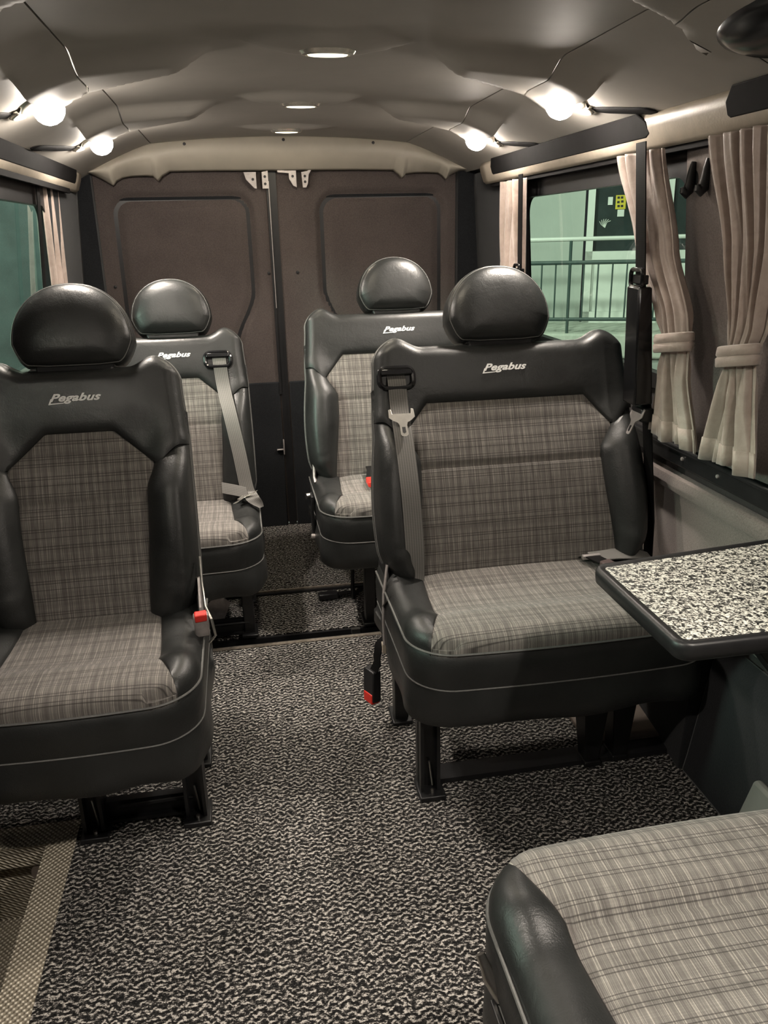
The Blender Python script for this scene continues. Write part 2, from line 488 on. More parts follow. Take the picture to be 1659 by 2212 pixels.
# lower right wall: black bolted rail, pressed panel below, duct along the floor
e = tag(empty('wall_rail', (wall_x(1, .74), 1.2, .74)), 'black bolted rail running along the right wall under the curtains', 'rail')
b = MB(); b.box(-.022, .006, -1.6, .95, -.026, .026); b.build('bar', M['black'], e, bevel=.006)
b = MB(); b.box(-.025, -.018, -1.55, .9, .012, .015); b.build('groove', M['steel_black'], e, smooth=False)
for y in (.62, .46, .05):
    b = MB(); b.lathe([(.005, 0), (.0045, -.004), (.001, -.005)], (-.022, y, 0), 10, 'x'); b.build('bolt', M['dull_metal'], e)
b = MB(); y0, y1 = 1.05, 2.2
prof = [(.0, .69), (-.018, .68), (-.022, .66), (-.018, .645), (.004, .635), (.006, .40), (-.004, .385), (-.004, .37)]
rows = []
for d, z in prof: rows.append([(wall_x(1, z) + d - .004, y, z) for y in (YF, .6, 1.2, 1.62, 1.64, 2.4)])
b.grid(rows); struct(b.build('trim_2', M['pillar'], solid=.004))
b = MB()
b.prism([(0, 0), (-.10, 0), (-.09, .05), (-.05, .31), (-.02, .345), (0, .35)], lambda p: (1.105+p[0], YF, p[1]), lambda p: (1.105+p[0], 1.56, p[1]))
struct(b.build('trim_3', M['door_low'], bevel=.012))
b = MB()
b.prism([(1.0, 1.56), (1.105, 1.56), (1.105, 2.45), (1.09, 2.45)], lambda p: (p[0], p[1], 0), lambda p: (p[0]+.02, p[1], .34))
struct(b.build('trim_4', M['door_low'], bevel=.01))

# pillar panels between the windows
def pillar(side, y0t, y1t, y0b, y1b, z0, z1, name, mat, d=.012):
    b = MB(); rows = []
    N = 10
    for k in range(N+1):
        z = lerp(z0, z1, k/N); x = wall_x(side, z) - side*d
        a, c = lerp(y0b, y0t, k/N), lerp(y1b, y1t, k/N)
        row = []
        for i in range(9):
            u = i/8; bul = .010*math.sin(PI*u)
            row.append((x - side*bul, lerp(a, c, u), z))
        rows.append(row)
    b.grid(rows); o = b.build(name, mat, solid=.006); struct(o)
pillar(1, 1.43, 1.865, 1.43, 1.84, .775, 1.475, 'trim_5', M['pillar'])
pillar(1, 3.03, 3.66, 3.03, 3.66, .60, 1.53, 'trim_6', M['door_low'], .006)
pillar(-1, 3.03, 3.66, 3.03, 3.66, .10, 1.53, 'trim_7', M['door_low'], .006)

# unseen wall added behind the photographer, closing the cabin to contain light
b = MB(); b.box(-.75, 1.2, YF-.04, YF, -.3, 1.72); struct(b.build('wall_front', M['wall_dark'], smooth=False))

# ------------------------------------------------------------------ rear doors
def rear_door(name, x0, x1, inset, hinge_left):
    e = empty(name, ((x0+x1)/2, YB, 0)); struct(e)
    ox = (x0+x1)/2
    ix0, ix1, iz0, iz1 = inset
    nx, nz = 72, 110
    rows = []
    for j in range(nz+1):
        z = lerp(.0, 1.60, j/nz); row = []
        for i in range(nx+1):
            x = lerp(x0, x1, i/nx)
            # rounded panel pressed into the door; its lower inner corner is cut back
            cx_, cz_ = (ix0+ix1)/2, (iz0+iz1)/2; hx, hz = (ix1-ix0)/2, (iz1-iz0)/2; r = .09
            cut = sm(1.08, .84, z) * .085
            xx = x + cut if hinge_left else x - cut
            if (hinge_left and x < cx_) or (not hinge_left and x > cx_): xx = x
            qx, qz = abs(xx-cx_)-hx+r, abs(z-cz_)-hz+r
            sd = math.hypot(max(qx,0), max(qz,0)) + min(max(qx,qz),0) - r
            d = .024 * sm(.008, -.020, sd) - .014*sm(-.022, -.07, sd)
            row.append((x-ox, d, z))
        rows.append(row)
    b = MB(); b.grid(rows)
    b.build('door_panel', M['wall'], e, angle=80)
    b = MB(); b.box(x0-ox, x1-ox, .022, .05, 0, 1.6); b.build('door_shell', M['black'], e, smooth=False)
    low = MB(); zt = .675
    low.hexa([(x0+.006-ox, -.012, -.02), (x1-.006-ox, -.012, -.02), (x1-.006-ox, .002, -.02), (x0+.006-ox, .002, -.02),
              (x0+.006-ox, -.010, zt), (x1-.006-ox, -.010, zt), (x1-.006-ox, .002, zt), (x0+.006-ox, .002, zt)])
    low.build('lower_lining', M['door_low'], e, bevel=.012)
    return e
d1 = rear_door('door_1', -.545, .158, (-.50, .092, .64, 1.478), True)
d2 = rear_door('door_2', .190, .968, (.355, .925, .64, 1.478), False)
b = MB(); b.box(.158, .178, 3.662, 3.70, -.02, 1.56); b.box(.150, .160, 3.655, 3.672, .62, 1.535); struct(b.build('trim_8', M['black'], smooth=False))
b = MB(); b.box(.1585, .1615, 3.650, 3.655, 1.0, 1.515); struct(b.build('trim_9', M['dull_metal'], smooth=False))
b = MB(); b.box(.176, .192, 3.664, 3.70, -.02, 1.56); struct(b.build('trim_10', M['black'], smooth=False))
# zinc latch plates at the door tops
def latch(parent, poly, holes, x, z):
    ox = parent.location.x
    b = MB(); b.prism(poly, lambda p: (x+p[0]-ox, -.030, z+p[1]), lambda p: (x+p[0]-ox, -.018, z+p[1]))
    o = b.build('latch_plate', M['dull_metal'], parent, smooth=False)
    o['label'] = 'grey zinc latch plate'
    for h in holes:
        b = MB(); b.lathe([(.0055, 0), (.0055, -.002), (.001, -.002)], (x+h[0]-ox, -.030, z+h[1]), 12, 'y')
        b.build('bolt_hole', M['black'], o)
latch(d1, [(-.028, .028), (.022, .028), (.022, -.036), (.012, -.034), (-.020, .0)], [(.008, 0)], .088, 1.522)
latch(d1, [(-.012, .030), (.013, .034), (.013, -.034), (-.012, -.034)], [(0, .012), (0, -.016)], .146, 1.520)
latch(d2, [(-.060, .034), (-.045, .040), (-.03, .028), (.018, .028), (.018, -.036), (.004, -.030), (-.012, -.004), (-.012, .018), (-.058, .022)], [(.003, .006)], .258, 1.526)
latch(d2, [(-.014, .024), (.012, .028), (.024, .040), (.032, .038), (.016, .014), (.012, -.020), (.004, -.036), (-.010, -.036)], [(0, .008), (.0, -.014)], .312, 1.524)
for dd, x, z in ((d1, .138, 1.147), (d2, .262, 1.147), (d1, -.508, 1.11), (d2, .38, .70)):
    b = MB(); b.lathe([(.007, 0), (.006, -.003), (.001, -.004)], (x-dd.location.x, -.002, z), 12, 'y')
    b.build('screw', M['black'], dd)
b = MB(); b.box(-.01, .022, -.026, -.010, .0, .006); b.box(.020, .026, -.03, -.010, -.02, .05)
local(b, (d1.location.x-.13, 0, -.36)).build('catch', M['dull_metal'], d1, bevel=.002)

# ------------------------------------------------------------------ ceiling
SP = (2.14, 2.93)                                             # spot lamp rows
LT = (1.87, 2.58, 3.26)                                       # centre lights
def zc(dx):
    a = abs(dx)
    if a <= .515: return 1.68 - .025*(a/.515)**2
    return 1.655 - .12*((a-.515)/.285)**1.2
def ribs(x, y):
    """moulded ribs and lamp mounds of the roof lining (hang down)"""
    h = 0
    for yt in (1.22, 1.96, 2.70):
        for s in (-1, 1):
            u = (s*(x-CX) - .24) / .30                        # 0 at the tip, 1 at the seam
            if -.1 < u < 1.3:
                yc0 = yt - .06 - .03*u; yc1 = yt + .015 + .21*max(u, 0)
                a = sm(yc0-.01, lerp(yc0, yc1, .35), y) * sm(yc1+.012, yc1-.012, y)
                h += .034 * a * sm(-.06, .30, u)
    for yl in (1.13,) + LT:
        k = .7 if yl > 3 else 1
        u = abs(x-CX)/.185; v = (y-yl)
        if u < 1:
            wv = .085*(1-u*u)*k+.004
            h += .026*k*(1-u**2.0)*sm(-wv, -wv*.2, v)*sm(wv, wv*.5, v)
    return h
def seam_x(y):
    d = .515
    for yt in (2.24, 3.01, 1.47):
        d += .018*sm(yt-.16, yt-.03, y)*sm(yt+.02, yt-.01, y)
    return d
def panel_between(name, f0, f1, mat, nx, y0, y1, ny, flare=.006, zoff=0, rib=True):
    rows = []
    for j in range(ny+1):
        y = lerp(y0, y1, j/ny); a, c = f0(y), f1(y); row = []
        for i in range(nx+1):
            x = lerp(a, c, i/nx)
            e_ = min(i, nx-i)
            z = zc(x-CX) + zoff - (ribs(x, y) if rib else 0)
            row.append((x, y, z))
        row = [(row[0][0], y, row[0][2]+flare)] + row + [(row[-1][0], y, row[-1][2]+flare)]
        rows.append(row)
    b = MB(); b.grid(rows); o = b.build(name, mat, angle=60); struct(o); return o
YS = 3.60
panel_between('ceiling', lambda y: CX-seam_x(y)+.002, lambda y: CX+seam_x(y)-.002, M['ceil'], 120, YF, YS-.004, 300)
panel_between('ceiling_side_left', lambda y: CX-.84, lambda y: CX-seam_x(y)-.002, M['ceil'], 26, YF, YS+.04, 200)
panel_between('ceiling_side_right', lambda y: CX+seam_x(y)+.002, lambda y: CX+.79, M['ceil'], 26, 1.462, YS+.04, 120)
panel_between('ceiling_front_right', lambda y: CX+seam_x(y)+.002, lambda y: CX+.79, M['ceil'], 26, YF, 1.458, 80)
b = MB(); rows = []
for y in (YF, 3.75): rows.append([(CX+dx, y, zc(dx)+.02) for dx in [k*.04-.84 for k in range(43)]])
b.grid(rows); struct(b.build('ceiling_backing', M['black'], solid=.01))

# rear header, a bent panel from the roof seam down to the door tops
low = [(-.68, 1.575), (-.60, 1.568), (-.55, 1.556), (-.50, 1.530), (-.463, 1.506), (-.45, 1.522), (-.425, 1.534), (-.39, 1.540), (-.33, 1.541), (-.302, 1.538), (-.286, 1.520), (-.27, 1.538), (-.236, 1.556), (-.10, 1.557),
       (.2, 1.555), (.5, 1.555), (.69, 1.552), (.712, 1.536), (.727, 1.520), (.742, 1.536), (.78, 1.541), (.83, 1.542), (.885, 1.539), (.905, 1.528), (.918, 1.514), (.935, 1.530), (.97, 1.545), (1.02, 1.552), (1.10, 1.56)]
rows = []; N = 14
xs = []
for i in range(len(low)-1):
    for k in range(6): xs.append(i + k/6)
xs.append(len(low)-1)
def lowp(s):
    i = min(int(s), len(low)-2); f = s - i
    return lerp(low[i][0], low[i+1][0], f), lerp(low[i][1], low[i+1][1], f)
for j in range(N+1):
    v = j/N; row = []
    for s in xs:
        x, zl = lowp(s); dx = x-CX
        zt = zc(max(-.80, min(.80, dx))) + .002
        if zt < zl + .004: zt = zl + .004
        y = lerp(YS, 3.635, v) - .035*math.sin(PI*v)*(1-.3*v) + .01*v**6
        row.append((x, y, lerp(zt, zl, v)))
    rows.append(row)
b = MB(); b.grid(rows); hd = b.build('trim_11', M['ceil_trim'], angle=70, solid=.006); struct(hd)
for x in (-.165, .228, .596):
    b = MB(); b.lathe([(.0065, 0), (.006, -.003), (.001, -.004)], (x, 3.588, zc(x-CX)-.014), 12, 'y'); b.build('screw', M['black'], hd)
b = MB(); b.box(-.72, 1.14, 3.69, 3.74, 1.45, 1.72); struct(b.build('wall_rear', M['door_low'], smooth=False))
b = MB(); b.box(-.69, -.549, 3.64, 3.70, -.05, 1.58); struct(b.build('trim_12', M['door_low'], smooth=False))
b = MB(); b.box(.972, 1.13, 3.64, 3.70, -.05, 1.58); struct(b.build('trim_17', M['door_low'], smooth=False))

# padded rails over the windows with dark recesses
def over_rail(side, y0, y1, insets, name):
    prof = [(.77, 1.552), (.762, 1.538), (.765, 1.520), (.772, 1.500), (.778, 1.484), (.788, 1.476), (.800, 1.478), (.812, 1.49)]
    rows = []
    ys = [y0 + (y1-y0)*k/60 for k in range(61)]
    for dx, z in prof: rows.append([(CX + side*(dx + (.022 if side < 0 else 0)), y, z) for y in ys])
    b = MB(); b.grid(rows); o = b.build(name, M['rail'], angle=60, solid=.004); struct(o)
    b = MB(); b.ngon([(CX+side*(dx + (.022 if side < 0 else 0)), y1, z) for dx, z in prof]); b.build('end_cap', M['rail'], o, solid=.004)
    for (a, c) in insets:
        b = MB()
        poly = [(a+.02, 1.500), (a, 1.508), (a+.01, 1.535), (a+.05, 1.556), (c-.03, 1.556), (c, 1.530), (c, 1.506), (c-.01, 1.500)]
        def px(p, d): return (CX + side*(lerp(.774, .757, (p[1]-1.50)/.056) - d + (.022 if side < 0 else 0)), p[0], p[1])
        b.prism(poly, lambda p: px(p, -.004), lambda p: px(p, .0055))
        b.build('recess_pad', M['matte'], o, bevel=.003)
over_rail(1, YF, 3.34, [(1.95, 3.20), (.3, 1.63)], 'trim_13')
over_rail(-1, YF, 3.52, [(2.0, 3.42), (.3, 1.6)], 'trim_14')
# dark curtain tracks tucked under the rails
for side, nm in ((1, 'trim_15'), (-1, 'trim_16')):
    b = MB(); x = CX + side*.793
    b.box(min(x, x+side*.012), max(x, x+side*.012), YF, 3.3, 1.462, 1.478); struct(b.build(nm, M['matte'], smooth=False))

# ------------------------------------------------------------------ ceiling fittings
def tangent_frame(x, y):
    dz = (zc(x-CX+.01) - zc(x-CX-.01))/.02
    n_ = Vector((dz, 0, -1)).normalized()                     # points down into the cabin
    u = Vector((0, 1, 0)); v = n_.cross(u)
    return Vector((x, y, zc(x-CX))), u, v, n_
def spot(x, y, label):
    o, u, v, n_ = tangent_frame(x, y)
    e = tag(empty('spot_lamp', o), label, 'lamp', 'round spot lamps in the ceiling')
    def P(a, c, h): return u*a + v*c + n_*h
    b = MB(); seg = 32
    rr = [[P(r*math.cos(2*PI*k/seg), r*math.sin(2*PI*k/seg), h) for k in range(seg)] for r, h in
          ((.066, -.001), (.062, .006), (.054, .010), (.046, .009), (.042, .002))]
    b.rings(rr, False, False); b.build('lamp_ring', M['ring'], e)
    # sweeping blades left and right of the bulb
    ang = [math.radians(a) for a in range(-28, 29, 4)]
    for s in (0, PI):
        b = MB(); rows = [[P((.062+wd*math.cos(a*2.6))*math.cos(a+s+PI/2), (.062+wd*math.cos(a*2.6))*math.sin(a+s+PI/2), h) for a in ang] for wd, h in ((0, .006), (.022, .012), (.034, .004))]
        b.grid(rows); b.build('lamp_blade', M['ring'], e, solid=.002)
    b = MB()
    rr = [[P(r*math.cos(2*PI*k/seg), r*math.sin(2*PI*k/seg), h) for k in range(seg)] for r, h in ((.030, .002), (.0355, .012), (.037, .022), (.035, .034), (.028, .045), (.017, .053), (.002, .0565))]
    b.rings(rr, True, True); b.build('bulb', M['bulb'], e)
    L = area_light('spot_light', (0, 0, 0), (n_.x*.6 + (CX-x)*.25, 0, -1), .05, SPOT_W, SPOT_COL)
    L.data.spread = math.radians(118)
    L.parent = e; L.location = n_*.060
spot(.846, 2.145, 'lit round spot lamp on the right side of the ceiling, nearer the table')
spot(.850, 2.915, 'lit round spot lamp on the right side of the ceiling, nearer the rear doors')
spot(-.414, 2.205, 'lit round spot lamp on the left side of the ceiling, over the front single seat')
spot(-.409, 2.98, 'lit round spot lamp on the left side of the ceiling, over the rear single seat')
spot(-.41, .55, 'lit round spot lamp on the left side of the ceiling behind the camera')
spot(.85, .55, 'lit round spot lamp on the right side of the ceiling behind the camera')
def courtesy(y, label):
    z = zc(0) - ribs(CX, y)
    e = tag(empty('courtesy_light', (CX, y, z)), label, 'lamp', 'courtesy lights along the ceiling centre')
    def oval(a, c, h, dy=0): return [(a*math.copysign(abs(math.cos(2*PI*k/32))**.8, math.cos(2*PI*k/32)), c*math.sin(2*PI*k/32)+dy, h) for k in range(32)]
    b = MB(); b.rings([oval(.060, .034, .004), oval(.054, .028, -.004), oval(.047, .021, -.0055), oval(.044, .018, -.002)], False, False)
    b.build('bezel', M['ring'], e)
    b = MB(); b.rings([oval(.044, .018, -.002), oval(.040, .016, -.006), oval(.02, .008, -.0075)]); b.build('lens', M['dim_bulb'], e)
    L = area_light('courtesy_glow', (0, 0, -.014), (0, 0, -1), .06, DOME_W, (1, .88, .68)); L.parent = e
courtesy(LT[0], 'oval courtesy light in the ceiling centre, nearest the camera')
courtesy(LT[1], 'oval courtesy light in the ceiling centre, middle of the row')
courtesy(LT[2], 'oval courtesy light in the ceiling centre, next to the rear header')
def dark_gap(x0, y0, x1, y1, label):  # thin dark sheet on the lining, drawn for the gap at a raised panel
    o, u, v, n_ = tangent_frame((x0+x1)/2, (y0+y1)/2)
    e = tag(empty('gap_strip', o), label, 'dark_gap', 'dark slits in the ceiling sides')
    b = MB(); N = 14; top = []; bot = []
    for k in range(N+1):
        s = k/N; x = lerp(x0, x1, s); y = lerp(y0, y1, s); wv = .013*sm(0, .35, s)*sm(1.04, .9, s)+.001
        for sgn, lst in ((1, top), (-1, bot)):
            xx = x + sgn*wv
            lst.append(Vector((xx, y, zc(xx-CX)-.003)) - o)
    rows = [top, [(a+c)/2 + n_*.0005 for a, c in zip(top, bot)], bot]
    b.grid(rows); b.build('slit', M['matte'], e, solid=.002)
    
dark_gap(.905, 2.17, .982, 1.915, 'dark strip for the air gap in the ceiling beside the nearer right spot lamp')
dark_gap(.912, 2.93, .982, 2.655, 'dark strip for the air gap in the ceiling beside the farther right spot lamp')
dark_gap(-.475, 2.25, -.55, 1.95, 'dark strip for the air gap in the ceiling beside the nearer left spot lamp')
dark_gap(-.472, 3.03, -.545, 2.63, 'dark strip for the air gap in the ceiling beside the farther left spot lamp')
dark_gap(.885, 1.475, .94, 1.22, 'dark strip for the air gap in the ceiling beside the oval black unit')
# dark oval unit above the photographer on the right
o, u, v, n_ = tangent_frame(.86, 1.24)
e = tag(empty('ceiling_speaker', o), 'large oval black unit on the ceiling at the top right corner', 'speaker')
b = MB(); seg = 40
rr = []
for k_, h in ((1, -.002), (1.0, .016), (.94, .030), (.75, .042), (.45, .049), (.15, .051)):
    rr.append([u*(.20*k_*math.cos(2*PI*i/seg)) + v*(.085*k_*math.sin(2*PI*i/seg)) + n_*h for i in range(seg)])
b.rings(rr); b.build('housing', M['gloss'], e, angle=60)
b = MB(); b.tube([u*(.206*math.cos(2*PI*i/seg)) + v*(.090*math.sin(2*PI*i/seg)) + n_*.003 for i in range(seg)], .005, 8, True)
b.build('rim', M['black'], e)

# ------------------------------------------------------------------ seats
TH0 = math.radians(17.5)
class Seat:
    """geometry of one seat: x across, y to the rear, z up; the sitter faces -y"""
    def __init__(self, wide, zo=0.0, lean=TH0):
        self.wide = wide; self.zo = zo; self.lean = lean
        if wide: self.hw, self.ft, self.fs, self.hc, self.inm, self.inl = .352, .215, .282, .362, .245, .272
        else:    self.hw, self.ft, self.fs, self.hc, self.inm, self.inl = .250, .078, .168, .255, .146, .130
        self.S = .628; self.cr = .085; self.yb = .385; self.zb = .425 + zo
        self.raise0, self.raise1 = (.215, .290) if wide else (.120, .190)
        if not wide: self.S = .632
        # cushion
        self.R = .10; self.ztop = .470 + zo; self.back = .50
    # ---- backrest
    def B(self, x, s, d):
        t = self.lean
        return Vector((x, self.yb + s*math.sin(t) - d*math.cos(t), self.zb + s*math.cos(t) + d*math.sin(t)))
    def half(self, s):
        w_ = self.hw
        if s < .40: w_ += (.016 if self.wide else .002)*math.sin(PI*max(0, min(1, s/.40)))
        if s < .11: w_ -= .060*(1 - max(s, -.02)/.11)**2
        return w_ - .012*sm(.42, .62, s)
    def top(self, x):
        a = abs(x); hw = self.hw - .008
        t = self.S + .029*sm(self.raise0, self.raise1, a)
        e = a - (hw - self.cr)
        if e > 0: t -= self.cr - math.sqrt(max(0, self.cr**2 - min(e, self.cr)**2))
        return t
    def fab_half(self, s):
        if s > .396: return lerp(self.fs, self.ft, (s-.396)/(.478-.396))
        if s > .32: return lerp(self.inm, self.fs, sm(.325, .405, s))
        return lerp(self.inl, self.inm, sm(0, .32, s))
    def bol_top(self, a): return .396 + .040*sm(0, .8, a)
    def D(self, x, s):
        d = .014*math.sin(PI*max(0, min(1, s/.42))) + .006*sm(.40, .55, s)
        d += .022*(abs(x)/self.hw)**2 * sm(.48, .38, s)
        e = min(self.half(s) - abs(x), self.top(x) - s)
        r = .036
        if e < r: e = max(e, 0); d -= r*(1 - math.sqrt(max(0, 1 - (1 - e/r)**2)))
        return d
    def surf(self, x, s):
        """front surface with the bolsters, for things that lie on it"""
        d = self.D(x, s); ih = self.fab_half(max(0, min(s, .396)))
        if s < .40 and abs(x) > ih:
            a = min(1, (abs(x)-ih)/(self.half(s)-ih)); d += self.bol(a, s)
        return d
    def bol(self, a, s): return (.040 if self.wide else .034)*math.sin(PI*min(1, a*.98+.02))**.75 * sm(.445, .32, s) * sm(-.05, .10, s)
    # ---- cushion
    def xo(self, y):
        e = self.yf0() + self.R - y
        if e <= 0: return self.hc
        return self.hc - self.R + math.sqrt(max(0, self.R**2 - min(e, self.R)**2))
    def yf0(self): return .016
    def yf(self, x):
        hw = self.hc; a = abs(x); y = self.yf0()*(a/hw)**2
        e = a - (hw - self.R)
        if e > 0: y += self.R - math.sqrt(max(0, self.R**2 - min(e, self.R)**2))
        return y
    def wi(self, y):
        k = self.hc
        if y < .15: return lerp(k - .042, k - .086, max(0, (y - self.yf(k - .042))/(.15 - self.yf(k - .042))))
        return lerp(k - .086, k - .100, sm(.15, .42, y))
    def T(self, x, y):
        z = self.ztop - .004
        z += .012*sm(.19, .10, y) - .012*sm(.12, .20, y)*sm(.45, .25, y)
        z -= .006*math.exp(-((y-.155)/.008)**2) if abs(x) < self.wi(y) else 0
        e = min(y - self.yf(x), self.xo(y) - abs(x)); r = .045
        if e < r: e = max(e, 0); z -= .034*(1 - math.sqrt(max(0, 1 - (1 - e/r)**2)))
        return z

def skirted(rows, uvs, off):
    """adds a turned-in border so that neighbouring panels meet in a seam"""
    R_ = [[Vector(p) for p in r] for r in rows]
    first = [p + off for p in R_[0]]; last = [p + off for p in R_[-1]]
    R_ = [first] + R_ + [last]; U = [uvs[0]] + uvs + [uvs[-1]]
    R_ = [[r[0] + (off if 0 < i < len(R_)-1 else Vector())] + r + [r[-1] + (off if 0 < i < len(R_)-1 else Vector())] for i, r in enumerate(R_)]
    U = [[u[0]] + u + [u[-1]] for u in U]
    return R_, U

LOGO = None
def logo_mesh():
    global LOGO
    if LOGO is None:
        cu = bpy.data.curves.new('lettering', 'FONT'); cu.body = 'Pegabus'; cu.size = 1; cu.shear = .42; cu.offset = .031
        cu.extrude = .012; cu.space_character = 1.04; cu.resolution_u = 4
        tmp = bpy.data.objects.new('lettering', cu); col.objects.link(tmp)
        bpy.context.view_layer.update()
        dg = bpy.context.evaluated_depsgraph_get()
        me = bpy.data.meshes.new_from_object(tmp.evaluated_get(dg))
        bpy.data.objects.remove(tmp)
        xs_ = [v.co.x for v in me.vertices]; LOGO = (me, min(xs_), max(xs_))
    return LOGO

def ribbon(pts, wdir, width, thick, nrm):
    """flat webbing along pts; wdir and nrm may be lists"""
    b = MB(); rows = []; uvs = []; L = 0; n = len(pts)
    for i, p in enumerate(pts):
        if i: L += (Vector(p) - Vector(pts[i-1])).length
        wd = wdir[i] if isinstance(wdir, list) else wdir
        nn = nrm[i] if isinstance(nrm, list) else nrm
        wd = Vector(wd).normalized(); nn = Vector(nn).normalized(); p = Vector(p)
        h = width/2
        q = [p - wd*h + nn*thick/2, p - wd*h*.4 + nn*thick*.7, p + wd*h*.4 + nn*thick*.7, p + wd*h + nn*thick/2, p + wd*h - nn*thick/2, p - wd*h - nn*thick/2]
        rows.append(q); uvs.append([(0, L), (width*.3, L), (width*.7, L), (width, L), (width, L), (0, L)])
    n0 = len(b.v); nc = 6
    for r, u in zip(rows, uvs):
        for q, uu in zip(r, u): b.vert(q, uu)
    for r in range(n-1):
        for c in range(nc):
            c2 = (c+1) % nc; b.f.append((r*nc+c, r*nc+c2, (r+1)*nc+c2, (r+1)*nc+c))
    b.f.append(tuple(range(nc))[::-1]); b.f.append(tuple((n-1)*nc + k for k in range(nc)))
    return b
def tongue_mesh(O, ux, uy, un, parent, mat, small=1.0):
    """metal belt tongue: wide looped head, narrow slotted blade; uy points to the blade end"""
    O = Vector(O); ux = Vector(ux).normalized(); uy = Vector(uy).normalized(); un = Vector(un).normalized(); k = small
    def P(p, h): return O + ux*p[0]*k + uy*p[1]*k + un*h
    poly = [(-.030, -.014), (-.024, -.016), (-.022, -.002), (.022, -.002), (.024, -.016), (.030, -.014), (.031, .008), (.022, .016), (.012, .022), (.009, .030), (.009, .054), (.006, .058), (-.006, .058), (-.009, .054), (-.009, .030), (-.012, .022), (-.022, .016), (-.031, .008)]
    b = MB(); b.prism(poly, lambda p: P(p, 0), lambda p: P(p, .003))
    o = b.build('belt_tongue', mat, parent, smooth=False, bevel=.0008)
    b = MB(); b.prism([(-.004, .034), (.004, .034), (.004, .048), (0, .051), (-.004, .048)], lambda p: P(p, .0022), lambda p: P(p, .0035)); b.build('slot', M['black'], o, smooth=False)
    return o
def buckle_mesh(O, ux, uy, un, parent, name='belt_buckle', body=None, button=None, k=1.0):
    """box with a red push button at its mouth (uy end)"""
    O = Vector(O); ux = Vector(ux).normalized(); uy = Vector(uy).normalized(); un = Vector(un).normalized()
    def P(x, y, h): return O + (ux*x + uy*y + un*h)*k
    def bx(x0, x1, y0, y1, h0, h1):
        b = MB(); b.hexa([P(x0,y0,h0),P(x1,y0,h0),P(x1,y1,h0),P(x0,y1,h0),P(x0,y0,h1),P(x1,y0,h1),P(x1,y1,h1),P(x0,y1,h1)]); return b
    o = bx(-.017, .017, -.040, .022, -.010, .010).build(name, body or M['black'], parent, bevel=.004)
    c = bx(-.014, .014, .006, .026, -.0085, .0115).build('push_button', button or M['red'], o, bevel=.003); c['label'] = 'red push button'
    return o

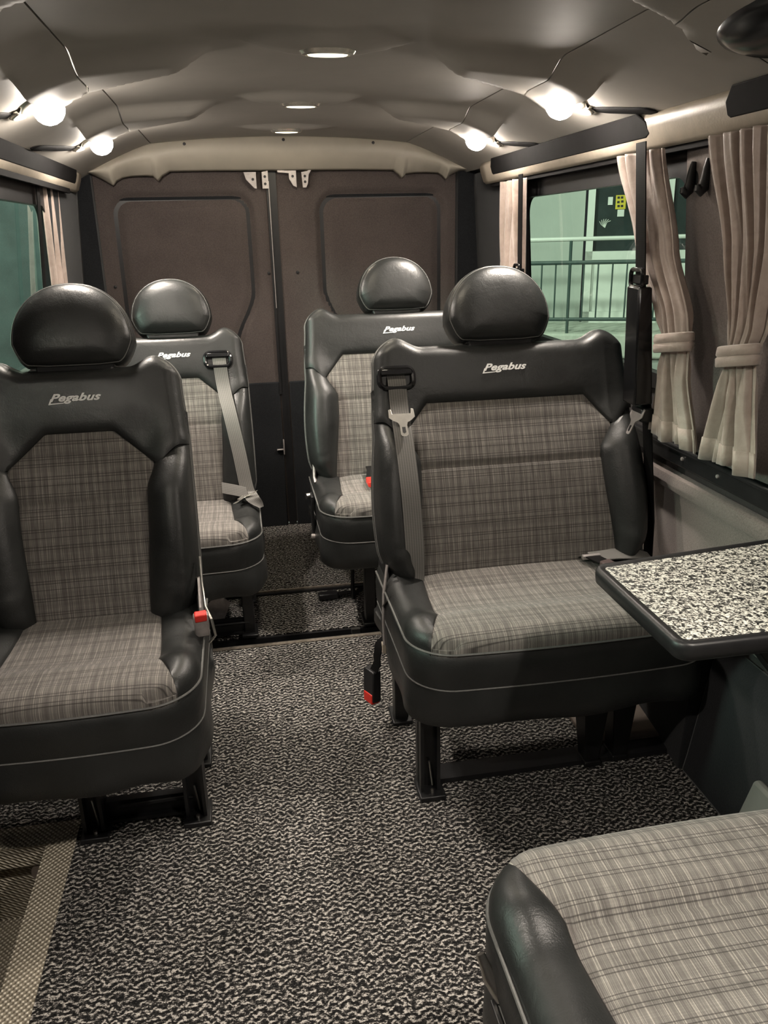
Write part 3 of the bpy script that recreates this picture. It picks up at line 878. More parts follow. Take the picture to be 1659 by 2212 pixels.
def make_seat(name, label, X, Y, wide, zo=0, rz=0, legs=(), lean=TH0, group='tartan and leather passenger seats'):
    S = Seat(wide, zo, lean)
    root = tag(empty(name, (X, Y, 0), rz), label, 'seat', group)
    offb = S.B(0, 0, -.016) - S.B(0, 0, 0)
    # ---- backrest shell
    out = []
    ss = [i/26 for i in range(27)]
    stop = S.top(S.hw - .008)
    for t_ in ss: s = lerp(-.015, stop, t_); out.append((-S.half(s), s))
    for i in range(1, 61):
        a = -math.cos(PI*i/61); x = a*(S.half(stop)); out.append((x, S.top(x)))
    for t_ in ss[::-1]: s = lerp(-.015, stop, t_); out.append((S.half(s), s))
    for i in range(1, 8): x = lerp(S.half(-.015), -S.half(-.015), i/8); out.append((x, -.015))
    n = len(out); nor = []
    for i in range(n):
        a, c = out[i-1], out[(i+1) % n]; tx, ty = c[0]-a[0], c[1]-a[1]; l_ = math.hypot(tx, ty) or 1
        nor.append((ty/l_, -tx/l_))                           # inward (outline runs clockwise)
    def ring(off, d): return [S.B(p[0]+q[0]*off, p[1]+q[1]*off, d) for p, q in zip(out, nor)]
    b = MB(); b.rings([ring(.016, -.030), ring(.004, -.026), ring(0, -.034), ring(-.002, -.055), ring(.003, -.078), ring(.016, -.094), ring(.04, -.102)])
    bs = b.build('backrest', M['leather'], root, angle=50)
    b = MB(); rr = [p for p in ring(.001, -.030)][3:-10]; b.tube(rr, .0028, 6)
    b.build('piping', M['seam'], bs)
    b = MB(); rr = [p for p in ring(-.0015, -.046)][3:-10]; b.tube(rr, .0018, 5); b.build('piping', M['seam'], bs)
    # ---- fabric panel
    rows = []; uvs = []
    for j in range(78):
        s = lerp(-.02, .478, j/77); hwid = S.fab_half(s); r = []; u = []
        for i in range(49):
            a = lerp(-1, 1, i/48); x = a*hwid
            p = .007*(1 - abs(a)**10)*(1 - abs(2*(s+.02)/.498-1)**14) - .003
            p -= .0055*math.exp(-((s-.312)/.005)**2)
            r.append(S.B(x, s, S.D(x, s)+p)); u.append((x, s))
        rows.append(r); uvs.append(u)
    R_, U = skirted(rows, uvs, offb); b = MB(); b.grid(R_, U); b.build('backrest_cloth', M['plaid'], root, angle=70)
    # ---- upper leather panel
    rows = []; uvs = []; NX = 96
    xs_ = [S.hw*.9999*math.sin(PI/2*lerp(-1, 1, i/NX)) for i in range(NX+1)]
    cols_ = []
    for x in xs_:
        a = abs(x)
        if a <= S.ft: lo = .478
        elif a <= S.fs: lo = lerp(.478, .396, (a-S.ft)/(S.fs-S.ft))
        else: lo = S.bol_top((a-S.fs)/(S.hw-S.fs))
        hi = S.top(x) - .0005; cc = []
        for j in range(30):
            v = j/29; v = math.sin(PI/2*v)*.6 + v*.4; s = lerp(lo, hi, v)
            p = .006*(1 - abs(2*min(v,.5)-1)**8) - .002
            xx = x if s < .52 else max(-S.half(s), min(S.half(s), x))
            cc.append(S.B(xx, s, S.D(xx, s)+p + (.012*math.exp(-((v)/.35)**2)*sm(S.fs-.02, S.fs+.03, a))))
        cols_.append(cc)
    rows = [[cols_[i][j] for i in range(NX+1)] for j in range(30)]
    uvs = [[(0, 0)]*(NX+1)]*30
    R_, U = skirted(rows, uvs, offb); b = MB(); b.grid(R_); b.build('top_panel', M['leather'], root, angle=70)
    # ---- bolsters
    for sd in (-1, 1):
        rows = []
        for j in range(46):
            v = j/45; r = []
            for i in range(25):
                a = i/24; s = lerp(-.012, S.bol_top(a), v)
                x = lerp(S.fab_half(min(s, .396)), S.half(s) - .0005, a)
                d = S.D(x, s) + S.bol(a, s) + .004*(1-abs(2*a-1)**8) - .002
                if a > .999: d = -.024
                # a few soft creases near the foot of the bolster
                d += .0018*math.sin(s*130 + a*5)*sm(.16, .05, s)*math.sin(PI*a)
                r.append(S.B(sd*x, s, d))
            rows.append(r)
        R_, U = skirted(rows, [[(0, 0)]*25]*46, offb); b = MB(); b.grid(R_); b.build('backrest_bolster', M['leather'], root, angle=70)
    # ---- headrest
    hwid, hh = .141, .197
    ol = []; zk = .054
    for k in range(40):
        a = PI*k/39; cx_, sy_ = math.cos(a), math.sin(a); ex = 2/2.12
        ol.append((hwid*math.copysign(abs(cx_)**ex, cx_), zk + (hh-zk)*abs(sy_)**ex))
    for sd, ks in ((-1, range(1, 15)), (1, range(14, 0, -1))):    # rounded lower corners, nearly flat foot
        for k in ks:
            a = PI/2*k/15; ol.append((sd*(hwid - .034 + .034*math.cos(a) - .003*math.sin(a)), zk*(1-math.sin(a)**1.7)))
        if sd < 0: ol += [(x, -.003) for x in (-.06, -.03, 0, .03, .06)]
    cz = .085; base = S.S + .006
    d0 = -.035
    def hr(k, d, up=0): return [S.B(p[0]*k, base + cz + (p[1]-cz)*k + up, d0 + d) for p in ol]
    b = MB(); b.rings([hr(.02, .058), hr(.25, .0575), hr(.5, .056), hr(.72, .051), hr(.86, .042), hr(.925, .034), hr(.945, .029), hr(.955, .0275), hr(.968, .029), hr(.995, .020), hr(1.0, .0), hr(.985, -.036), hr(.93, -.062), hr(.80, -.076), hr(.5, -.082), hr(.02, -.083)])
    ho = b.build('headrest', M['leather'], root, angle=75)
    b = MB(); b.tube(hr(.950, .0285), .0016, 6, True); b.build('piping', M['seam'], ho)
    b = MB(); c0 = S.B(0, base-.004, d0-.004)
    b.hexa([S.B(-.085, base-.022, d0-.05), S.B(.085, base-.022, d0-.05), S.B(.085, base-.022, d0+.030), S.B(-.085, base-.022, d0+.030),
            S.B(-.095, base+.012, d0-.045), S.B(.095, base+.012, d0-.045), S.B(.095, base+.012, d0+.022), S.B(-.095, base+.012, d0+.022)])
    b.build('headrest_mount', M['black'], root, bevel=.006)
    # ---- print on the top panel
    me, x0, x1 = logo_mesh(); wl = .116; k = wl/(x1-x0)
    lo_ = bpy.data.objects.new('printed_logo', me.copy()); lo_.data.materials.clear(); lo_.data.materials.append(M['white_logo'])
    col.objects.link(lo_); lo_.parent = root
    s0 = .553
    for v in lo_.data.vertices:
        x = (v.co.x - (x0+x1)/2)*k; s = s0 + v.co.y*k*.74
        v.co = S.B(x, s, S.D(x, s) + .0055 + v.co.z*k)
    b = MB(); xa, xb = -wl/2-.004, -wl/2+.030
    b.prism([(xa, s0-.0075), (xb, s0-.0055), (xb+.001, s0-.0035), (xa+.0035, s0-.0045)], lambda p: S.B(p[0], p[1], S.D(p[0], p[1])+.004), lambda p: S.B(p[0], p[1], S.D(p[0], p[1])+.0062))
    b.prism([(xa, s0-.0075), (xa+.003, s0-.0075), (xa+.010, s0+.006), (xa+.006, s0+.006)], lambda p: S.B(p[0], p[1], S.D(p[0], p[1])+.004), lambda p: S.B(p[0], p[1], S.D(p[0], p[1])+.0062))
    b.build('logo_flourish', M['white_logo'], lo_, smooth=False)
    # ---- cushion: cloth
    up = Vector((0, 0, -.016)); yt = S.yf(S.hc - .042)
    rows = []; uvs = []; NA = 52
    wt = S.hc - .042
    for j in range(11):                                       # the lip in front of the leather wedges
        t_ = j/10; r = []; u = []
        for i in range(NA+1):
            a = lerp(-1, 1, i/NA); xf = a*wt; y = lerp(S.yf(xf)+.0003, max(yt, S.yf(xf)+.0003), t_)
            x = xf; r.append(Vector((x, y, S.T(x, y)+.001))); u.append((x, -y*1.0 - .3))
        rows.append(r); uvs.append(u)
    for j in range(1, 53):
        y = lerp(yt, S.back, j/52); r = []; u = []
        wq = S.wi(y)
        for i in range(NA+1):
            a = lerp(-1, 1, i/NA); x = a*wq
            r.append(Vector((x, y, S.T(x, y) + .006*(1-abs(a)**12) - .003))); u.append((x, -y - .3))
        rows.append(r); uvs.append(u)
    R_, U = skirted(rows, uvs, up); b = MB(); b.grid(R_, U); b.build('cushion_cloth', M['plaid'], root, angle=70)
    # ---- cushion: leather wedges
    for sd in (-1, 1):
        rows = []
        for j in range(40):
            y = lerp(yt, S.back, j/39); wq = S.wi(y); xo_ = S.xo(y) - .0003; r = []
            for i in range(17):
                a = i/16; x = lerp(wq, max(xo_, wq+.0005), a)
                z = S.T(x, y) + .012*math.sin(PI*a)**.8*sm(yt, yt+.12, y) - .001
                r.append(Vector((sd*x, y, z)))
            rows.append(r)
        R_, U = skirted(rows, [[(0, 0)]*17]*40, up); b = MB(); b.grid(R_); b.build('cushion_bolster', M['leather'], root, angle=70)
    # ---- cushion: bands below
    loop = []
    for i in range(26): loop.append((-S.hc, lerp(S.back, S.R + S.yf0(), i/26)))
    for i in range(61):
        a = lerp(-1, 1, i/60); x = S.hc*math.sin(PI/2*a); loop.append((x, S.yf(x)))
    for i in range(1, 27): loop.append((S.hc, lerp(S.R + S.yf0(), S.back, i/26)))
    n = len(loop); nor = []
    for i in range(n):
        a, c = loop[max(i-1, 0)], loop[min(i+1, n-1)]; tx, ty = c[0]-a[0], c[1]-a[1]; l_ = math.hypot(tx, ty) or 1
        nor.append((ty/l_, -tx/l_))
    def cr(off, z, wob=0):
        r = []
        for k, (p, q) in enumerate(zip(loop, nor)):
            zz = z; o_ = off
            if wob:
                zz += .004*math.sin(k*.31) + .030*sm(.08, .40, p[1]); o_ += .004*math.sin(k*.43+1)
            r.append(Vector((p[0]+q[0]*o_, p[1]+q[1]*o_, zz)))
        return r
    z1 = S.ztop - .036
    b = MB(); b.grid([cr(-.012, z1+.006), cr(-.001, z1), cr(.003, z1-.03), cr(.002, z1-.075), cr(-.001, z1-.088), cr(-.008, z1-.089)])
    bd = b.build('cushion_side', M['leather'], root, angle=60)
    b = MB(); b.tube(cr(.001, z1+.001), .0026, 6); b.build('piping', M['seam'], bd)
    b = MB(); b.tube(cr(-.0005, z1-.088), .0022, 6); b.build('piping', M['seam'], bd)
    b = MB(); b.grid([cr(-.008, z1-.087), cr(-.0005, z1-.089), cr(.003, z1-.105), cr(.006, z1-.14, 1), cr(.007, z1-.174, 1), cr(-.002, z1-.182, 1), cr(-.010, z1-.172, 1)])
    b.build('skirt', M['leather'], root, angle=60)
    b = MB(); b.box(-S.hc+.03, S.hc-.03, .05, S.back-.02, z1-.15, z1-.03); b.build('seat_pan', M['steel_black'], root, smooth=False)
    # ---- hinge plates on both sides of the backrest foot
    for sd in (-1, 1):
        x = sd*(S.hc-.012)
        b = MB(); b.prism([(.36, .30+zo), (.50, .30+zo), (.52, .44+zo), (.47, .56+zo), (.43, .56+zo), (.38, .44+zo)], lambda p: (x-.004, p[0], p[1]), lambda p: (x+.004, p[0], p[1]))
        b.build('hinge_plate', M['steel_black'], root, smooth=False, bevel=.002)
    # ---- legs
    zl = z1 - .14
    for kind, x, y in legs:
        if kind == 'channel':
            b = MB(); b.box(x-.024, x+.024, y-.004, y+.004, .010, zl); b.box(x-.024, x-.016, y-.030, y+.03, .010, zl); b.box(x+.016, x+.024, y-.030, y+.03, .010, zl)
            lg = b.build('leg', M['steel_black'], root, smooth=False)
            b = MB(); b.box(x-.030, x+.034, y-.052, y+.03, 0, .014); b.build('foot', M['steel_black'], lg, bevel=.003)
            b = MB(); b.lathe([(.005, .014), (.005, .022), (.001, .023)], (x+.003, y-.034, 0), 10); b.tube([(x+.008, y-.014, .02), (x+.0, y-.014, .09)], .0025, 6)
            b.build('bolt', M['metal'], lg)
        elif kind == 'post':
            b = MB(); b.box(x-.019, x+.019, y-.022, y+.022, 0, zl); lg = b.build('leg', M['steel_black'], root, bevel=.004)
            b = MB(); b.box(x-.028, x+.028, y-.04, y+.05, 0, .012); b.build('foot', M['steel_black'], lg, bevel=.003)
        elif kind == 'taper':
            b = MB(); b.hexa([(x-.018, y-.018, 0), (x+.018, y-.018, 0), (x+.018, y+.03, 0), (x-.018, y+.03, 0), (x-.040, y-.035, zl), (x+.040, y-.035, zl), (x+.040, y+.06, zl), (x-.040, y+.06, zl)])
            lg = b.build('leg', M['steel_black'], root, bevel=.004)
            b = MB(); b.box(x-.022, x+.022, y-.024, y+.05, 0, .016); b.build('foot', M['steel_black'], lg, bevel=.003)
        elif kind == 'beam':                                  # x = (x0, x1)
            b = MB(); b.box(x[0], x[1], y-.010, y+.010, .012, .060); b.box(x[0], x[1], y-.024, y+.016, .010, .018)
            b.tube([(x[0]+.05, y-.02, .05), (x[1], y-.018, .052)], .005, 6)
            b.build('cross_beam', M['steel_black'], root, smooth=False)
        elif kind == 'rod':
            b = MB(); b.tube([(x, y, 0), (x+.004, y+.02, zl*.6), (x, y+.01, zl)], .007, 8); b.build('leg', M['steel_black'], root)
    return root, S

def belt_guide(root, S, x, s, w_=.088):
    d = S.surf(x, s) + .012
    path = rrect(-w_/2, w_/2, -.028, .022, .018)
    b = MB(); b.tube([S.B(x+p[0], s+p[1], d) for p in path], .007, 8, True)
    g = b.build('belt_guide', M['gloss'], root)
    b = MB(); c = [S.B(x-w_/2+.004, s+.004, d-.004), S.B(x+w_/2-.004, s+.004, d-.004), S.B(x+w_/2-.004, s+.022, d-.004), S.B(x-w_/2+.004, s+.022, d-.004)]
    c2 = [S.B(x-w_/2+.004, s+.004, d+.010), S.B(x+w_/2-.004, s+.004, d+.010), S.B(x+w_/2-.004, s+.020, d+.006), S.B(x-w_/2+.004, s+.020, d+.006)]
    b.hexa(c + c2); b.build('guide_bar', M['gloss'], g, bevel=.003)
    b = MB(); c = [S.B(x-w_/2+.006, s-.024, d-.010), S.B(x+w_/2-.006, s-.024, d-.010), S.B(x+w_/2-.006, s+.006, d-.010), S.B(x-w_/2+.006, s+.006, d-.010)]
    c2 = [p + (S.B(0,0,.004)-S.B(0,0,0)) for p in c]
    b.hexa(c + c2); b.build('guide_slot', M['black'], g, smooth=False)
    return g
def belt_on_back(root, S, pts, tail=(), width=.047, wd=(1, 0, 0)):
    P_ = [S.B(x, s, S.surf(x, s) + h) for x, s, h in pts]
    nb = S.B(0, 0, 1) - S.B(0, 0, 0); nr = [nb]*len(P_); W = [Vector(wd)]*len(P_)
    # fair the polyline
    for p, ww, nn in tail: P_.append(Vector(p)); W.append(Vector(ww)); nr.append(Vector(nn))
    def cat(A, t):
        f = t*(len(A)-1); i = min(int(f), len(A)-2); u = f-i
        p0, p1, p2, p3 = A[max(i-1,0)], A[i], A[i+1], A[min(i+2, len(A)-1)]
        return .5*((2*p1) + (p2-p0)*u + (2*p0-5*p1+4*p2-p3)*u*u + (3*p1-p0-3*p2+p3)*u**3)
    N_ = 60
    PP = [cat(P_, k/N_) for k in range(N_+1)]; WW = [cat(W, k/N_) for k in range(N_+1)]; NN = [cat(nr, k/N_) for k in range(N_+1)]
    return ribbon(PP, WW, width, .0026, NN).build('seat_belt', M['webbing'], root)

# wide seat, front right
FR, SF = make_seat('wide_passenger_seat', 'wide black leather seat with a grey belt over its left edge, behind the table', .672, 1.485, True, 0,
    legs=[('channel', -.305, .135), ('post', -.312, .45), ('taper', .125, .155), ('taper', .205, .165)])
belt_guide(FR, SF, -.292, .548)
bl = belt_on_back(FR, SF, [(-.292, .552, .006), (-.292, .530, .016), (-.290, .46, .018), (-.290, .38, .020), (-.288, .25, .012), (-.286, .12, .014)],
    tail=[((-.284, .36, .47), (1, 0, 0), (0, -1, .3)), ((-.292, .345, .452), (1, .25, 0), (0, -.8, .6)), ((-.330, .33, .445), (.8, .6, -.2), (-.2, -.5, .8)), ((-.368, .36, .40), (.3, .9, -.3), (-1, -.1, .3))])
pa, pb = SF.B(-.289, .45, SF.surf(-.289, .45)+.030), SF.B(-.289, .375, SF.surf(-.289, .375)+.034)
tongue_mesh(pa, (1, 0, 0), pb-pa, SF.B(0, 0, 1)-SF.B(0, 0, 0), FR, M['metal'], 1.08)
b = MB(); b.tube([(-.352, .385, .50), (-.366, .365, .43), (-.372, .345, .36), (-.372, .335, .30)], .0038, 8); b.build('recline_lever', M['dull_metal'], FR)
# its lap buckle lying at the back of the cushion and the one that hangs from the frame
bk = buckle_mesh((.215, .275, .480), (1, .35, 0), (.28, -1, -.06), (0, 0, 1), FR, 'belt_buckle', plain('brown buckle casing', (.085, .060, .058), .4), M['dark_red'])
ribbon([(.18, .385, .475), (.19, .36, .484), (.205, .315, .484)], (1, .3, 0), .036, .003, (0, 0, 1)).build('buckle_strap', M['webbing_dark'], bk)
ribbon([(.365, .37, .46), (.32, .362, .478), (.26, .365, .482), (.19, .375, .480)], (0, 1, .25), .045, .003, (0, -.25, 1)).build('lap_belt', M['webbing'], FR)
b = MB(); b.box(.165, .215, .355, .368, .476, .488); b.build('belt_clip', M['dull_metal'], FR, bevel=.002)
hb = buckle_mesh((-.392, .44, .112), (.5, -1, 0), (-.05, -.2, -1), (-1, -.5, .1), FR, 'hanging_buckle', M['black'], M['red'], 1.4)
ribbon([(-.352, .43, .27), (-.372, .43, .25), (-.378, .432, .21), (-.376, .437, .19), (-.39, .44, .16)], (.5, -1, 0), .030, .003, (-1, -.5, 0)).build('buckle_strap', M['webbing_dark'], hb)
b = MB(); b.box(-.366, -.356, .405, .425, .235, .262); b.build('tag', M['rail'], hb, bevel=.001)

# single seat, front left
FL, SL = make_seat('single_passenger_seat', 'single black leather seat with tartan cloth at the left edge, beside the entrance step', -.396, 1.435, False, -.012,
    legs=[('channel', .205, .207), ('channel', -.025, .200), ('beam', (-.02, .20), .222), ('post', .205, .42), ('post', -.025, .42)])
bk = buckle_mesh((.254, .275, .470), (.97, .2, 0), (.02, -.25, 1), (.1, -1, -.25), FL, 'belt_buckle', M['dull_metal'], M['red'])
b = MB(); b.tube([(.256, .40, .58), (.258, .36, .53), (.264, .31, .49), (.278, .272, .475), (.284, .268, .435), (.268, .275, .415)], .0032, 8); b.build('buckle_wire', M['metal'], FL)
b = MB(); b.prism([(.33, .40), (.40, .40), (.42, .52), (.39, .53), (.35, .47)], lambda p: (.246, p[0], p[1]), lambda p: (.252, p[0], p[1])); b.build('buckle_bracket', M['dull_metal'], FL, smooth=False, bevel=.001)
b = MB(); b.box(-.285, -.262, .36, .40, .35, .52); b.build('belt_anchor', M['grey_trim'], FL, bevel=.004)

# single seat, rear left
RL, SR = make_seat('single_passenger_seat', 'single black leather seat with a grey belt down its right side, near the rear doors', -.240, 2.405, False, -.052,
    legs=[('post', .190, .145), ('post', -.09, .145), ('post', .190, .42), ('beam', (-.10, .19), .145)])
belt_guide(RL, SR, .150, .540)
belt_on_back(RL, SR, [(.155, .545, .006), (.156, .525, .016), (.163, .44, .016), (.180, .33, .020), (.200, .20, .012), (.216, .08, .016)],
    tail=[((.226, .335, .448), (1, .15, 0), (0, -1, .3)), ((.236, .30, .436), (1, .3, .1), (0, -.7, .7)), ((.262, .31, .40), (.3, .9, -.2), (1, -.2, .4))])
tongue_mesh((.215, .315, .446), (.9, -.1, .3), (-.75, -.6, -.28), (.3, -.6, 1), RL, M['metal'])
ribbon([(.215, .325, .452), (.18, .345, .458), (.13, .37, .464)], (0, .6, 1), .040, .003, (0, -1, .5)).build('lap_belt', M['webbing'], RL)
b = MB(); b.prism([(.03, .03), (.10, .03), (.13, .10), (.09, .14), (.05, .10)], lambda p: (p[0], .19, p[1]), lambda p: (p[0], .196, p[1])); b.build('mounting_bracket', M['dull_metal'], RL, smooth=False)

# wide seat, rear right
RR, SQ = make_seat('wide_passenger_seat', 'wide black leather seat with tartan cloth against the right wall near the rear doors', .572, 2.415, True, .004,
    legs=[('post', -.200, .135), ('post', .20, .135), ('rod', -.235, .33), ('post', .20, .40)])
bk = buckle_mesh((-.165, .23, .482), (1, 0, 0), (0, -1, -.02), (0, 0, 1), RR, 'belt_buckle', M['red'], M['red'])
ribbon([(-.165, .26, .486), (-.15, .33, .50), (-.148, .375, .50)], (1, 0, 0), .036, .003, (0, -.3, 1)).build('buckle_strap', M['webbing_dark'], bk)
b = MB(); b.tube([(-.374, .30, .43), (-.392, .295, .43)], [.010, .011], 12); b.build('recline_knob', M['metal'], RR)
b = MB(); b.box(-.378, -.370, .25, .31, .29, .44); b.build('side_bracket', M['steel_black'], RR, bevel=.002)
b = MB(); b.lathe([(.001, -.016), (.009, -.014), (.009, 0)], (-.370, .25, .295), 12, 'x'); b.build('pivot_bolt', M['dull_metal'], RR)
b = MB(); b.tube([(-.35, .40, .52), (-.352, .385, .47), (-.350, .365, .455)], .006, 8); b.build('hinge_link', M['dull_metal'], RR)

# rearward facing seat in the foreground
FG, SG = make_seat('wide_passenger_seat', 'tartan cloth seat facing the table, in the bottom right corner of the photo', .624, .900, True, 0, PI, lean=math.radians(33),
    legs=[('post', .28, .14), ('post', .28, .42), ('post', -.25, .14), ('post', -.25, .42)])
b = MB(); b.tube([(.356, .150, .352), (.369, .132, .374), (.373, .124, .386), (.377, .116, .397)], [.010, .010, .007, .0065], 12); b.build('recline_knob', M['metal'], FG)
b = MB(); b.prism([(.135, .25), (.36, .25), (.36, .36), (.145, .350)], lambda p: (.364, p[0], p[1]), lambda p: (.372, p[0], p[1])); b.build('side_bracket', M['steel_black'], FG, smooth=False, bevel=.002)

# loose buckle on the floor between the rear seats
e = tag(empty('seat_belt_buckle', (.265, 2.79, -.008), .05), 'black belt buckle lying on the carpet by the rear wide seat', 'buckle')
b = MB(); b.box(-.055, .02, -.018, .018, 0, .024); b.build('casing', M['black'], e, bevel=.005)
ribbon([(.015, 0, .012), (.05, .005, .014), (.09, -.004, .012), (.13, .01, .03), (.155, .02, .05)], (0, 1, 0), .032, .003, (0, 0, 1)).build('strap', M['webbing_dark'], e)

# ------------------------------------------------------------------ table
e = tag(empty('folding_table', (1.09, 1.15, .70)), 'speckled grey folding table with a black rim, fixed to the right wall', 'table')
tb = Matrix.Rotation(math.radians(3.0), 3, 'Z')
def TP(x, y, z): 
    v = tb @ Vector((x, y, 0)) if y > 0 else Vector((x, y, 0))
    return Vector((x, y + (.055*(x+.475)/.475 if y > 0 else 0), z))
ol = rrect(-.475, .004, -.160, .165, .028)
def tring(off, z):
    n = len(ol); r = []
    for i in range(n):
        a, c = ol[i-1], ol[(i+1) % n]; tx, ty = c[0]-a[0], c[1]-a[1]; l_ = math.hypot(tx, ty) or 1
        r.append(TP(ol[i][0] - ty/l_*off, ol[i][1] + tx/l_*off, z))
    return r
b = MB(); b.rings([tring(.018, -.006), tring(.018, -.0005)]); b.build('laminate_top', M['laminate'], e, smooth=False)
b = MB(); b.rings([tring(.0185, -.001), tring(.010, .001), tring(.004, .0012), tring(.0, -.003), tring(-.001, -.012), tring(.001, -.026), tring(.006, -.031), tring(.020, -.032)], False, True)
b.build('rim', M['black'], e, angle=50)
b = MB(); b.box(-.06, .004, -.12, .12, -.09, -.033); b.build('wall_bracket', M['steel_black'], e, bevel=.004)
b = MB(); b.hexa([(-.30, -.02, -.034), (-.30, .02, -.034), (-.26, .02, -.034), (-.26, -.02, -.034), (-.055, -.02, -.34), (-.055, .02, -.34), (-.02, .02, -.34), (-.02, -.02, -.34)])
b.build('support_leg', M['steel_black'], e, bevel=.003)

# grey wedge of trim on the floor by the foreground seat
e = tag(empty('wedge_trim', (1.05, 1.22, 0)), 'grey plastic wedge of trim by the wall behind the tartan foreground seat', 'trim')
b = MB(); b.hexa([(-.13, -.30, 0), (-.12, .05, 0), (.05, .05, 0), (.05, -.30, 0), (-.070, -.30, .205), (-.062, .045, .195), (-.045, .045, .195), (-.045, -.30, .205)])
b.build('cover', M['grey_trim'], e, bevel=.006)

# ------------------------------------------------------------------ curtains
def curtain(name, label, side, X0, spine, pleats, amp, seed, group='beige satin curtains', tie=None, hem=True, hw_tie=.0):
    """spine: list of (z, y_start, y_end) from the top down"""
    rnd = random.Random(seed)
    root = tag(empty(name, (X0, spine[0][1], spine[-1][0])), label, 'curtain', group)
    ox, oy, oz = root.location
    ph = [rnd.uniform(0, 6.28) for _ in range(5)]
    def at(z):
        for i in range(len(spine)-1):
            a, c = spine[i], spine[i+1]
            if a[0] >= z >= c[0]:
                t = (a[0]-z)/(a[0]-c[0]); t2 = t*t*(3-2*t)*.5 + t*.5
                return lerp(a[1], c[1], t2), lerp(a[2], c[2], t2)
        return spine[-1][1:]
    zt, zb_ = spine[0][0], spine[-1][0]
    NZ, NU = 110, 120; rows = []
    w0 = abs(spine[0][2]-spine[0][1])
    for j in range(NZ+1):
        z = lerp(zt, zb_, j/NZ); ya, yb = at(z); ww = abs(yb-ya); k = min(1.6, (w0/max(ww, .01))**.35)
        dt = (z - tie) if tie else 9
        pinch = math.exp(-(dt/.035)**2) if tie else 0
        row = []
        for i in range(NU+1):
            u = i/NU; uu = u + .03*math.sin(5*u + ph[0]) + .018*math.sin(z*7 + ph[4] + 4*u)
            f = math.sin(2*PI*pleats*uu + ph[1] + .9*math.sin(z*4+ph[2])) + .35*math.sin(2*PI*pleats*2.3*uu + ph[3] + z*9)
            if tie and dt < 0: f = .75*f + .55*math.sin(2*PI*(pleats*.5)*uu + ph[2]) * sm(0, -.12, dt)
            a_ = amp*k*(1-.55*pinch)*sm(-.0, .06, u)*sm(1.0, .94, u) + .0
            x = X0 - side*(a_*f + .014*(1-abs(2*u-1)**2)*(.4+pinch)) + side*(.05*(zt-z)*.5)
            y = lerp(ya, yb, u) + .006*math.cos(2*PI*pleats*uu + ph[1])*(1-pinch)
            zz = z
            if j == NZ: zz += .004*math.sin(9*u+ph[0])
            row.append((x-ox, y-oy, zz-oz))
        rows.append(row)
    b = MB(); b.grid(rows); cl = b.build('cloth', M['curtain'], root, angle=180, solid=.0016)
    if hem:
        b = MB(); hr_ = []
        for j in (NZ-8, NZ-4, NZ): hr_.append([(p[0]-side*.0022, p[1], p[2]) for p in rows[j]])
        b.grid(hr_); h_ = b.build('hem', M['curtain'], root, angle=180, solid=.0024)
    if tie:
        ya, yb = at(tie); yc, ry = (ya+yb)/2, abs(yb-ya)/2 + .010; xc = X0 + side*(.05*(zt-tie)*.5) - side*.012
        b = MB(); rr = []
        for h, g in ((-.021, 0), (-.019, .003), (-.004, .0045), (0, .001), (.004, .0045), (.019, .003), (.021, 0)):
            r_ = []
            for k in range(40):
                a = 2*PI*k/40
                r_.append((xc + (.030+g)*math.cos(a) - ox, yc + (ry+g)*math.sin(a) - oy, tie + h + .010*math.sin(a)*(-1) - oz))
            rr.append(r_)
        b.grid(rr, close=True); b.build('tieback', M['curtain'], root, angle=60, solid=.002)
    return root
curtain('curtain', 'beige satin curtain tied back at the window edge, beside the pillar with coat hooks', 1, .985,
        [(1.470, 2.10, 1.872), (1.25, 1.965, 1.79), (1.10, 1.845, 1.705), (1.04, 1.798, 1.695), (.97, 1.835, 1.69), (.81, 1.860, 1.632)], 4.5, .011, 3, tie=1.045)
curtain('curtain', 'beige satin curtain tied back on the right pillar, nearest the camera', 1, .985,
        [(1.472, 1.690, 1.42), (1.25, 1.60, 1.40), (1.11, 1.555, 1.42), (1.05, 1.533, 1.447), (.98, 1.555, 1.442), (.815, 1.605, 1.412)], 5.5, .012, 11, tie=1.050)
curtain('curtain', 'beige satin curtain hanging straight at the far right window end by the rear doors', 1, 1.012,
        [(1.470, 3.17, 2.87), (1.2, 3.17, 2.88), (.85, 3.16, 2.89)], 4, .012, 5)
curtain('curtain', 'beige satin curtain hanging straight at the left window end by the rear doors', -1, CX-.835,
        [(1.475, 3.0, 3.27), (1.2, 2.99, 3.24), (.85, 2.98, 3.22)], 3, .012, 8)
for i, (y, z, lb) in enumerate(((1.822, 1.400, 'left one of the two black coat hooks on the right pillar'), (1.760, 1.402, 'right one of the two black coat hooks on the right pillar'))):
    x = wall_x(1, z) - .024
    e = tag(empty('coat_hook', (x, y, z)), lb, 'hook', 'black coat hooks on the right pillar')
    b = MB(); b.tube([(0, 0, .036), (-.003, 0, .018), (-.005, 0, -.008), (-.008, 0, -.024), (-.014, 0, -.031), (-.019, 0, -.026), (-.021, 0, -.017)], [.006, .008, .0105, .0125, .0115, .009, .006], 12)
    b.build('hook', M['black'], e)
    b = MB(); b.lathe([(.020, .012), (.018, .004), (.001, .003)], (0, 0, .0), 14, 'x'); b.build('base_plate', M['black'], e)

